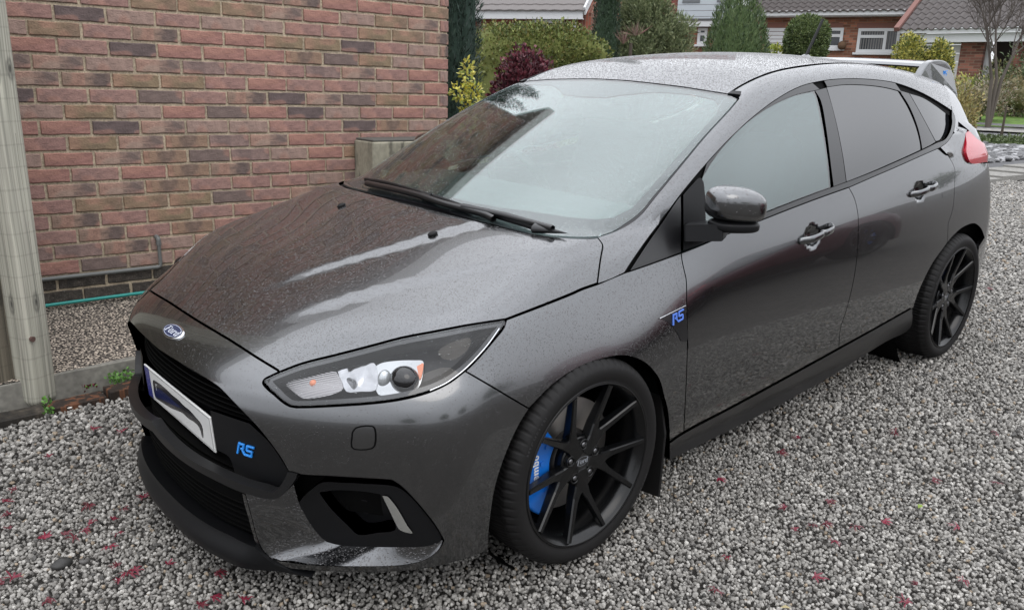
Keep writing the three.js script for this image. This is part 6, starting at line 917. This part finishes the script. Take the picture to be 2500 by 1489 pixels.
const hubGeo = lathe([[0.0, -0.030], [0.030, -0.030], [0.033, -0.034], [0.036, -0.030], [0.039, -0.034], [0.070, -0.040], [0.078, -0.046], [0.078, -0.09]], 48);
const capTex = ovalTex('#101113', '#9a9ea6');
function lettering(text, r, a0, size) {                      // raised letters round the sidewall
  const out = []; let a = a0; for (const ch of text) { const g = new TextGeometry(ch, { font: fontBold, size, depth: 0.0012, curveSegments: 3 }); g.computeBoundingBox(); const w = g.boundingBox.max.x || size * 0.4; g.translate(-w / 2, -size / 2, 0); const b = a - (w / 2) / r; g.rotateZ(b - Math.PI / 2); g.translate(r * Math.cos(b), r * Math.sin(b), 0.0088); out.push(g.index ? g.toNonIndexed() : g); a -= (w + size * 0.22) / r; } return mergeGeometries(out); }
const letters = mergeGeometries([lettering('MICHELIN', 0.284, 2.72, 0.015), lettering('MICHELIN', 0.284, 2.72 - Math.PI, 0.015)]);
M.alloy = phys(RGB(0.004, 0.0042, 0.0046), 0.22, { specularIntensity: 0.85 });
M.letter = std(RGB(0.022, 0.022, 0.023), 0.5);
function wheel(x, z, turn, spin, caliperAt, big) {
  const w = new THREE.Group(); w.name = 'wheel'; w.position.set(x, 0.318, z); if (z < 0) w.rotation.y = Math.PI; car.add(w);
  part(w, 'tyre', tyre, M.rubber); part(w, 'tyre_lettering', letters, M.letter).rotation.z = spin * 0.0;
  part(w, 'rim', rimGeo, M.alloy);
  for (let k = 0; k < 5; k++) part(w, 'spoke', spoke, M.alloy).rotation.z = (54 + 72 * k) * Math.PI / 180 + spin;
  part(w, 'hub', hubGeo, M.alloy);
  for (let k = 0; k < 5; k++) { const b = part(w, 'wheel_nut', lathe([[0, -0.024], [0.006, -0.024], [0.0095, -0.028], [0.0095, -0.05]], 6), M.bolt), a = (90 + 72 * k) * Math.PI / 180 + spin; b.position.set(0.055 * Math.cos(a), 0.055 * Math.sin(a), 0);
    const c = part(w, 'nut_recess', new THREE.TorusGeometry(0.0155, 0.003, 6, 20), M.alloy); c.position.set(0.055 * Math.cos(a), 0.055 * Math.sin(a), -0.027); }
  const cap = part(w, 'centre_cap', new THREE.CircleGeometry(0.029, 32), phys(0xffffff, 0.3, { map: capTex, clearcoat: 0.5 })); cap.position.z = -0.0292;
  cap.geometry.attributes.uv.array.forEach((v, i, a) => { if (i % 2) a[i] = (v - 0.5) * 1.9 + 0.5; });
  // brake
  part(w, 'brake_disc', lathe([[0.065, -0.095], [big ? 0.175 : 0.15, -0.095], [big ? 0.175 : 0.15, -0.12], [0.065, -0.12]], 48), M.disc);
  part(w, 'disc_bell', lathe([[0.0, -0.066], [0.075, -0.066], [0.083, -0.075], [0.083, -0.1]], 36), M.iron);
  const r0 = big ? 0.105 : 0.105, r1 = big ? 0.205 : 0.17, half = big ? 0.80 : 0.3, sh = new THREE.Shape();
  for (let i = 0; i <= 12; i++) { const a = caliperAt - half + i / 12 * 2 * half; const r = r1 - 0.012 * Math.pow(Math.abs(i / 6 - 1), 3); sh[i ? 'lineTo' : 'moveTo'](r * Math.cos(a), r * Math.sin(a)); }
  for (let i = 12; i >= 0; i--) { const a = caliperAt - half * 0.9 + i / 12 * 1.8 * half; sh.lineTo(r0 * Math.cos(a), r0 * Math.sin(a)); }
  const cg = new THREE.ExtrudeGeometry(sh, { depth: 0.045, bevelEnabled: true, bevelThickness: 0.008, bevelSize: 0.006, bevelSegments: 2, curveSegments: 6 }); cg.translate(0, 0, -0.118);
  const cal = part(w, 'brake_caliper', cg, M.blue, 'bright blue brake caliper');
  void cal;
  if (big) {
    const t = new TextGeometry('brembo', { font: fontBold, size: 0.022, depth: 0.002, curveSegments: 3 }); t.computeBoundingBox(); t.translate(-t.boundingBox.max.x / 2, -0.0135, 0); t.rotateZ(caliperAt - Math.PI / 2); t.translate(0.160 * Math.cos(caliperAt), 0.166 * Math.sin(caliperAt), -0.0655);
    part(w, 'caliper_lettering', t, M.white);
    for (const s of [-0.62, -0.2, 0.2, 0.62]) { const a = caliperAt + s * half * 1.1, n = part(w, 'caliper_bolt', new THREE.CylinderGeometry(0.008, 0.008, 0.006, 10).rotateX(Math.PI / 2), M.blue); n.position.set(0.135 * Math.cos(a), 0.135 * Math.sin(a), -0.064); }
  }
  return w;
}
const ZW = 0.890, WB = 2.648;
wheel(0, ZW, 0, 0.0, Math.PI * 1.0, true); wheel(WB, ZW, 0, 0.05, Math.PI * 0.86, false); wheel(0, -ZW, 0, 0.3, 0, true); wheel(WB, -ZW, 0, 0.1, 0.3, false);
// wheel houses, mud flaps and floor
for (const [x, r] of [[0, 0.37], [2.62, 0.385]]) for (const s of [1, -1]) {
  const g = new THREE.CylinderGeometry(r, r, 0.27, 32, 1, true, -Math.PI / 2 - 0.1, Math.PI + 0.2).rotateX(Math.PI / 2).translate(x, 0.315, s * 0.665), d = new THREE.CircleGeometry(r, 32).translate(x, 0.315, s * 0.53);
  part(car, 'wheel_house', mergeGeometries([g, d]), M.seal);
}
{ const flap = (pts, w0, w1, x) => { const sh = new THREE.Shape(pts.map(([z, y]) => new THREE.Vector2(z, y))), g = new THREE.ExtrudeGeometry(sh, { depth: 0.006, bevelEnabled: true, bevelThickness: 0.002, bevelSize: 0.002, bevelSegments: 1 }); g.rotateY(-Math.PI / 2); g.translate(x, 0, 0); return g; };
  pair('mud_flap', flap([[0.70, 0.42], [0.86, 0.42], [0.886, 0.30], [0.880, 0.07], [0.80, 0.06], [0.70, 0.10]], 0, 0, 0.365), M.rubber);
  pair('mud_flap', flap([[0.66, 0.42], [0.872, 0.50], [0.868, 0.30], [0.855, 0.10], [0.76, 0.09], [0.66, 0.12]], 0, 0, 3.0), M.rubber);
  part(car, 'floor_pan', new RoundedBoxGeometry(3.1, 0.06, 1.4, 2, 0.02).translate(1.4, 0.20, 0), M.seal);
  part(car, 'front_tray', new RoundedBoxGeometry(0.55, 0.03, 0.95, 2, 0.01).translate(-0.52, 0.15, 0), M.seal);
  part(car, 'bulkhead', new THREE.BoxGeometry(0.02, 0.66, 1.5).translate(0.34, 0.53, 0), M.seal);
}
// ---------------------------------------------------------------- mirrors, handles, wipers, wing, aerial, cabin
{ // door mirrors: a shell that is round to the front and flat to the rear
  // folded back along the door: the shell's long axis runs to the rear
  const c = pxAt('z', 0.905, ...ZE([[1310, 212]])[0]);
  const la = V(0.90, 0.02, 0.43).normalize(), no = V(-0.43, 0.0, 0.90).normalize(), up = no.clone().cross(la).normalize(); if (up.y < 0) up.negate();
  const lay = (g) => { g.applyMatrix4(new THREE.Matrix4().makeBasis(no.clone().negate(), up, la)); g.computeVertexNormals(); g.translate(c.x, c.y, c.z); return g; };   // local -x: nose, y: up, z: long axis
  const sg = (v, e) => Math.sign(v) * Math.pow(Math.abs(v), e);
  const shell = (f) => { const g = new THREE.SphereGeometry(1, 64, 40), p = g.attributes.position; for (let i = 0; i < p.count; i++) { let x = p.getX(i), y = p.getY(i), z = p.getZ(i); x = sg(x, 0.75); y = sg(y, 0.62); z = sg(z, 0.66); p.setXYZ(i, ...f(x, y, z)); } return g; };
  const form = (x, y, z) => { const tp = 1 - 0.10 * sstep(0, 1, z) - 0.10 * sstep(0, -1, z) * (y > 0 ? 1 : 0.2); return [x * (x < 0 ? 0.085 : 0.03), y * (y > 0 ? 0.062 : 0.052) * tp - 0.012 * z, z * 0.097]; };
  const whole = lay(shell(form));
  const ms = [0, 1].map(() => { const g = new THREE.Group(); g.name = 'door_mirror'; car.add(g); return g; });
  const add = (n, geo, mat) => ms.forEach((m, i) => part(m, n, i ? mirrorZ(geo) : geo, mat));
  add('cap', whole, M.paint); panels.mirror = whole;
  const a = c.clone().addScaledVector(la, -0.045).addScaledVector(up, -0.078).addScaledVector(no, -0.012), b = V(0.52, a.y - 0.008, 0.80);
  const arm = new THREE.ExtrudeGeometry(new THREE.Shape([[-0.06, -0.022], [0.05, -0.028], [0.06, 0.014], [-0.055, 0.018]].map((q) => new THREE.Vector2(...q))), { depth: a.distanceTo(b) + 0.02, bevelEnabled: true, bevelThickness: 0.006, bevelSize: 0.006, bevelSegments: 2 });
  { const d = a.clone().sub(b).normalize(), x = V(1, 0, 0).addScaledVector(d, -d.x).normalize(), y = d.clone().cross(x); arm.applyMatrix4(new THREE.Matrix4().makeBasis(x, y, d)); arm.translate(b.x, b.y, b.z); arm.computeVertexNormals(); }
  add('arm', arm, M.black);
  add('underside', lay(shell((x, y, z) => [x * (x < 0 ? 0.070 : 0.026), -0.062 + y * 0.022 - 0.006 * z, z * 0.082])), M.black);
  ms[1].position.x = 0.19;
}
// handles
for (const [hx, hy, dr] of [[1.243, 0.833, C.door1], [2.155, 0.908, C.door2]]) {
  const n = 14, curve = []; for (let i = 0; i <= n; i++) { const t = i / n * 2 - 1, x = hx + t * 0.108, y = hy + 0.013 * t + 0.004 * (1 - t * t), z = sideZ(hx + Math.sign(t) * 0.12, y) + 0.004 + 0.034 * (1 - Math.pow(Math.abs(t), 4)); curve.push(V(x, y, z)); }
  const g = new THREE.TubeGeometry(new THREE.CatmullRomCurve3(curve), 40, 0.0138, 14); { const p = g.attributes.position; for (let i = 0; i < p.count; i++) { const x = p.getX(i), t = (x - hx) / 0.108, cy = hy + 0.013 * t + 0.004 * (1 - t * t), cz = sideZ(hx + Math.sign(t) * 0.12, cy) + 0.004 + 0.034 * (1 - Math.pow(Math.min(1, Math.abs(t)), 4)); p.setZ(i, cz + (p.getZ(i) - cz) * 0.55); } g.computeVertexNormals(); }
  const endA = new THREE.SphereGeometry(1, 16, 12).scale(0.014, 0.0138, 0.009).translate(curve[0].x, curve[0].y, curve[0].z), endB = new THREE.SphereGeometry(1, 16, 12).scale(0.014, 0.0138, 0.009).translate(curve[n].x, curve[n].y, curve[n].z);
  const hg = mergeGeometries([g, endA, endB].map((q) => q.toNonIndexed()));
  dr.forEach((d, i) => { part(d, 'handle', i ? mirrorZ(hg) : hg, M.paint); });
}
// wipers and washer jets
{ const ws = (l, lift) => l.map((q) => surf(...q, lift).p);
  const blade = (pts, r, mat, name, lift) => part(car, name, (() => { const c = new THREE.CatmullRomCurve3(ws(pts, lift)); const g = new THREE.TubeGeometry(c, 60, r, 6); return g; })(), mat);
  blade(ZK([[130, 160], [350, 200], [620, 278], [860, 352], [1080, 432]]), 0.008, M.black, 'wiper_blade', 0.008);
  blade(ZK([[640, 290], [760, 365], [1000, 432], [1250, 480], [1380, 520], [1560, 580], [1740, 640]]), 0.009, M.black, 'wiper_blade', 0.010);
  blade(ZK([[150, 215], [400, 268], [640, 330], [860, 405], [1050, 455], [1220, 512], [1305, 552]]), 0.012, M.satin, 'wiper_arm', 0.016);
  blade(ZK([[1030, 445], [1240, 492], [1400, 525], [1560, 578], [1750, 632], [1850, 660]]), 0.011, M.satin, 'wiper_arm', 0.022);
  const cv = surf(...ZK([[1840, 652]])[0], 0.012); part(car, 'wiper_pivot_cover', orient(new THREE.ConeGeometry(0.03, 0.12, 8).rotateZ(-Math.PI / 2).scale(1, 0.55, 0.8), cv.p, cv.n, V(0.25, 0, 1)), M.satin);
  const pv = surf(...ZK([[705, 325]])[0], 0.014); part(car, 'wiper_clip', orient(new RoundedBoxGeometry(0.035, 0.016, 0.02, 2, 0.004), pv.p, pv.n, V(0.25, 0, 1)), M.black);
  for (const q of [...ZK([[742, 655]]), [834, 504]]) { const s = surf(...q, 0.004); part(car, 'washer_jet', orient(new THREE.SphereGeometry(1, 16, 10).scale(0.017, 0.008, 0.010), s.p, s.n, V(1, 0, 0.25)), M.black); }
}
// rear wing: two side plates and a blade across
const wing = new THREE.Group(); wing.name = 'rear_wing'; car.add(wing);
{ const pl = (l) => l.map((q) => pxAt('z', 0.60, ...q)), pts = pl(smooth2(ZJ([[1722, 566], [1760, 512], [1800, 466], [1880, 455], [1930, 478], [1958, 545], [1966, 640], [1968, 720], [1952, 750], [1880, 690], [1800, 632], [1722, 566]]), 3));
  const sh = new THREE.Shape(pts.map((p) => new THREE.Vector2(p.x, p.y))), g = new THREE.ExtrudeGeometry(sh, { depth: 0.022, bevelEnabled: true, bevelThickness: 0.006, bevelSize: 0.006, bevelSegments: 3 }); g.translate(0, 0, 0.575);
  const q = g.attributes.position; for (let i = 0; i < q.count; i++) q.setZ(i, q.getZ(i) + 0.05 * Math.max(0, 1.40 - q.getY(i)) / 0.2 * 0.6); g.computeVertexNormals();
  for (let i = 0; i < 2; i++) part(wing, 'side_plate', i ? mirrorZ(g) : g, M.paint);
  const A = pxAt('z', 0.585, ...ZJ([[1812, 462]])[0]), B = pxAt('z', 0.585, ...ZJ([[1780, 492]])[0]);
  const yb = A.y, xb = A.x; C.wingAt = [xb, yb];
  const prof = new THREE.Shape([[0, 0], [0.02, 0.012], [0.08, 0.022], [0.18, 0.024], [0.24, 0.018], [0.245, 0.006], [0.2, -0.002], [0.1, -0.010], [0.02, -0.008]].map(([x, y]) => new THREE.Vector2(x, y)));
  const bg = new THREE.ExtrudeGeometry(prof, { depth: 1.15, bevelEnabled: false, curveSegments: 8, steps: 24 }); bg.translate(xb - 0.01, yb - 0.022, -0.575); { const p = bg.attributes.position; for (let i = 0; i < p.count; i++) { const z = p.getZ(i) / 0.575; p.setY(i, p.getY(i) + 0.012 * (1 - z * z)); p.setX(i, p.getX(i) + 0.02 * (1 - z * z)); } bg.computeVertexNormals(); }
  part(wing, 'blade', bg, M.paint);
  const s = pxAt('z', 0.612, ...ZJ([[1918, 545]])[0]); const lb = letterBars(0.026, 0.003); lb.rotateX(Math.PI / 2); lb.rotateZ(0.06); lb.translate(s.x, s.y, 0.6075); part(wing, 'letter_badge', lb, M.badgeBlue);
}
{ // aerial
  const b = pxAt('z', 0, ...ZJ([[878, 400]])[0]), t = pxAt('z', 0, ...ZJ([[1003, 145]])[0]); const y = MAP.top.at(b.x, 0, bodyF).y;
  const a = new THREE.Group(); a.name = 'aerial'; car.add(a);
  part(a, 'base', new THREE.SphereGeometry(1, 24, 12, 0, Math.PI * 2, 0, Math.PI / 2).scale(0.06, 0.035, 0.022).translate(b.x, y - 0.003, 0), M.paint);
  part(a, 'rod', new THREE.TubeGeometry(new THREE.LineCurve3(V(b.x, y + 0.02, 0), t), 4, 0.0075, 8), M.black);
}
{ // cabin
  const seat = (x, z) => { const g = new THREE.Group(); g.name = 'seat'; car.add(g);
    part(g, 'cushion', new RoundedBoxGeometry(0.5, 0.16, 0.5, 4, 0.06).translate(x, 0.48, z), M.interior);
    part(g, 'backrest', new RoundedBoxGeometry(0.14, 0.66, 0.48, 4, 0.06).rotateZ(-0.28).translate(x + 0.34, 0.83, z), M.interior);
    part(g, 'headrest', new RoundedBoxGeometry(0.09, 0.18, 0.26, 4, 0.04).rotateZ(-0.2).translate(x + 0.47, 1.22, z), M.interior); };
  seat(1.1, 0.36); seat(1.1, -0.36);
  part(car, 'rear_bench', mergeGeometries([new RoundedBoxGeometry(0.5, 0.2, 1.25, 3, 0.06).translate(2.0, 0.5, 0), new RoundedBoxGeometry(0.16, 0.6, 1.25, 3, 0.06).rotateZ(-0.3).translate(2.34, 0.85, 0)].map((g) => g.toNonIndexed())), M.interior);
  const dash = new THREE.ExtrudeGeometry(new THREE.Shape([[0.30, 0.80], [0.30, 0.90], [0.42, 0.945], [0.62, 0.955], [0.74, 0.92], [0.78, 0.84], [0.72, 0.66], [0.36, 0.62]].map((q) => new THREE.Vector2(...q))), { depth: 1.36, bevelEnabled: false }); dash.translate(0, 0, -0.68); part(car, 'dashboard', dash, M.dash);
  const st = new THREE.TorusGeometry(0.18, 0.017, 10, 40); st.rotateY(Math.PI / 2); st.rotateZ(0.4); part(car, 'steering_wheel', st.translate(0.86, 0.88, -0.37), M.interior);
  part(car, 'interior_mirror', new RoundedBoxGeometry(0.035, 0.065, 0.24, 3, 0.015).rotateY(0.2).translate(0.99, 1.235, 0.0), M.interior);
  part(car, 'mirror_stalk', new RoundedBoxGeometry(0.10, 0.05, 0.07, 2, 0.015).translate(0.95, 1.285, 0.0), M.interior);
  part(car, 'parcel_shelf', new THREE.BoxGeometry(0.5, 0.02, 1.2).translate(2.72, 0.98, 0), M.interior);
  for (const s of [1, -1]) part(car, 'door_card', new THREE.BoxGeometry(1.9, 0.5, 0.03).translate(1.5, 0.66, s * 0.72), M.interior);
}
// ---------------------------------------------------------------- rain drops standing on the car
M.drop = phys(RGB(0.11, 0.108, 0.11), 0.16, { metalness: 0.9, clearcoat: 1, clearcoatRoughness: 0.02 });
M.clearDrop = phys(RGB(0.92, 0.96, 0.96), 0.03, { transmission: 1, thickness: 0, ior: 1.7 });
function drops(name, label, specs, mat, seed) {
  const R = rng(seed), list = [], q = new THREE.Quaternion(), up = V(0, 1, 0);
  for (const [geo, count, r0, r1, flip, keep, tall] of specs) {
    const P = geo.attributes.position, N = geo.attributes.normal, I = geo.index.array, nt = I.length / 3, cum = new Float64Array(nt); let tot = 0; const a = V(), b = V(), c = V();
    for (let t = 0; t < nt; t++) { a.fromBufferAttribute(P, I[3 * t]); b.fromBufferAttribute(P, I[3 * t + 1]); c.fromBufferAttribute(P, I[3 * t + 2]); tot += b.sub(a).cross(c.sub(a)).length() / 2; cum[t] = tot; }
    for (let k = 0; k < count; k++) {
      const w = R() * tot; let lo = 0, hi = nt - 1; while (lo < hi) { const m = (lo + hi) >> 1; if (cum[m] < w) lo = m + 1; else hi = m; }
      let u = R(), v = R(); if (u + v > 1) { u = 1 - u; v = 1 - v; } const i = I[3 * lo], j = I[3 * lo + 1], l = I[3 * lo + 2], mix = (A) => V(A.getX(i) * (1 - u - v) + A.getX(j) * u + A.getX(l) * v, A.getY(i) * (1 - u - v) + A.getY(j) * u + A.getY(l) * v, A.getZ(i) * (1 - u - v) + A.getZ(j) * u + A.getZ(l) * v);
      const p = mix(P), n = mix(N).normalize(); if (n.y < 0.03 && R() < 0.75) continue; if (keep && !keep(p, n)) continue;
      if (flip && R() < 0.5) { p.z = -p.z; n.z = -n.z; }
      const r = lerp(r0, r1, Math.pow(R(), 3)) * (0.75 + 0.5 * R()); q.setFromUnitVectors(up, n); list.push(new THREE.Matrix4().compose(p, q, V(r * (0.85 + 0.4 * R()), r * (tall || 0.30), r * (0.85 + 0.4 * R()))));
    }
  }
  const im = new THREE.InstancedMesh(new THREE.SphereGeometry(1, 8, 4, 0, Math.PI * 2, 0, Math.PI * 0.5), mat, list.length); list.forEach((m, i) => im.setMatrixAt(i, m)); im.name = name; im.quaternion.copy(TILT); tag(im, label, 'raindrops', null, 'stuff'); im.castShadow = im.receiveShadow = true; scene.add(im);
}
drops('raindrops', 'beads of rain standing on the dark grey paint of the car', [[panels.hood, 85000, 0.0006, 0.0016, true, null, 0.32], [panels.roof, 110000, 0.0009, 0.0017, true, null, 0.5], [panels.bumper, 10000, 0.0004, 0.0014, false, null, 0.22], [panels.lowfascia, 2200, 0.0008, 0.0026, false], [panels.fender, 16000, 0.0005, 0.0017, false], [panels.door, 5000, 0.0005, 0.0012, false], [panels.door2, 4000, 0.0005, 0.0012, false], [panels.rail, 24000, 0.0006, 0.0015, false, null, 0.4], [panels.quarter, 2500, 0.0007, 0.0020, false], [panels.mirror, 900, 0.0010, 0.0028, false, (p, n) => n.y > -0.1]], M.drop, 71);
drops('raindrops_on_glass', 'small beads of rain on the headlight and windscreen glass', [[panels.lamp, 220, 0.0008, 0.0022, false], [panels.screen, 20000, 0.0008, 0.0026, false]], M.clearDrop, 72);
// ---------------------------------------------------------------- things out of the frame that the paint and glass mirror
{ // dark red car parked across the drive
  const red = thing('parked_car', 'dark red hatchback parked on the gravel opposite the grey car', 'car'), rp = phys(RGB(0.10, 0.010, 0.022), 0.3, { metalness: 0.4, clearcoat: 1, clearcoatRoughness: 0.03 });
  const want = new Set(['hood', 'front_wing', 'front_door', 'rear_door', 'side_skirt', 'roof_rail', 'roof', 'windscreen', 'front_door_window', 'rear_door_window', 'quarter_window', 'rear_quarter', 'tailgate', 'rear_bumper', 'front_bumper', 'lower_fascia', 'pillar_cover', 'door_frame', 'belt_moulding', 'tail_light', 'grille_blank', 'wheel', 'headlight']);
  for (const o of [...car.children]) if (want.has(o.name)) { const c = o.clone(); c.traverse((m) => { if (m.material === M.paint) m.material = rp; if (m.material === M.glass || m.material === M.sideGlass) m.material = M.tint; }); red.add(c); }
  red.quaternion.copy(TILT).multiply(new THREE.Quaternion().setFromAxisAngle(V(0, 1, 0), Math.PI + 0.02)); red.position.copy(toWorld(V(6.3, 0.0, 4.15)));
}
{ // trees and hedge across the road on the open side
  const spots = [[30, 22, 5.0, 1.9], [40, 17, 5.6, 2.2], [17, 30, 5.0, 2.4], [48, 9, 5.0, 2.0], [-8, 30, 6.0, 2.6], [-22, 22, 5.5, 2.2], [4, 36, 6, 2.6], [52, 2, 4.5, 1.8]];
  spots.forEach(([x, z, h, r], k) => { const y = groundY(x, z); shrub('garden_tree', ['spreading tree with dark green crown across the drive', 'tall broad green tree opposite the house', 'round crowned green tree beyond the red car', 'small leafy tree at the road side'][k % 4] + (k < 4 ? '' : ', farther off'), 'tree', V(x, y, z), [[0, h * 0.62, 0, r, h * 0.34, r], [r * 0.5, h * 0.5, 0.3, r * 0.7, h * 0.25, r * 0.7], [-r * 0.5, h * 0.55, -0.2, r * 0.7, h * 0.26, r * 0.6]], { n: 1800, leaf: [0.26, 0.15], pal: [[0.05, 0.075, 0.03], [0.07, 0.10, 0.04], [0.10, 0.09, 0.035]], seed: 500 + k, rough: 0.5, core: 0.7, trunk: 0.16 }); });
}
car.updateMatrixWorld(true);
renderer.render(scene, camera);
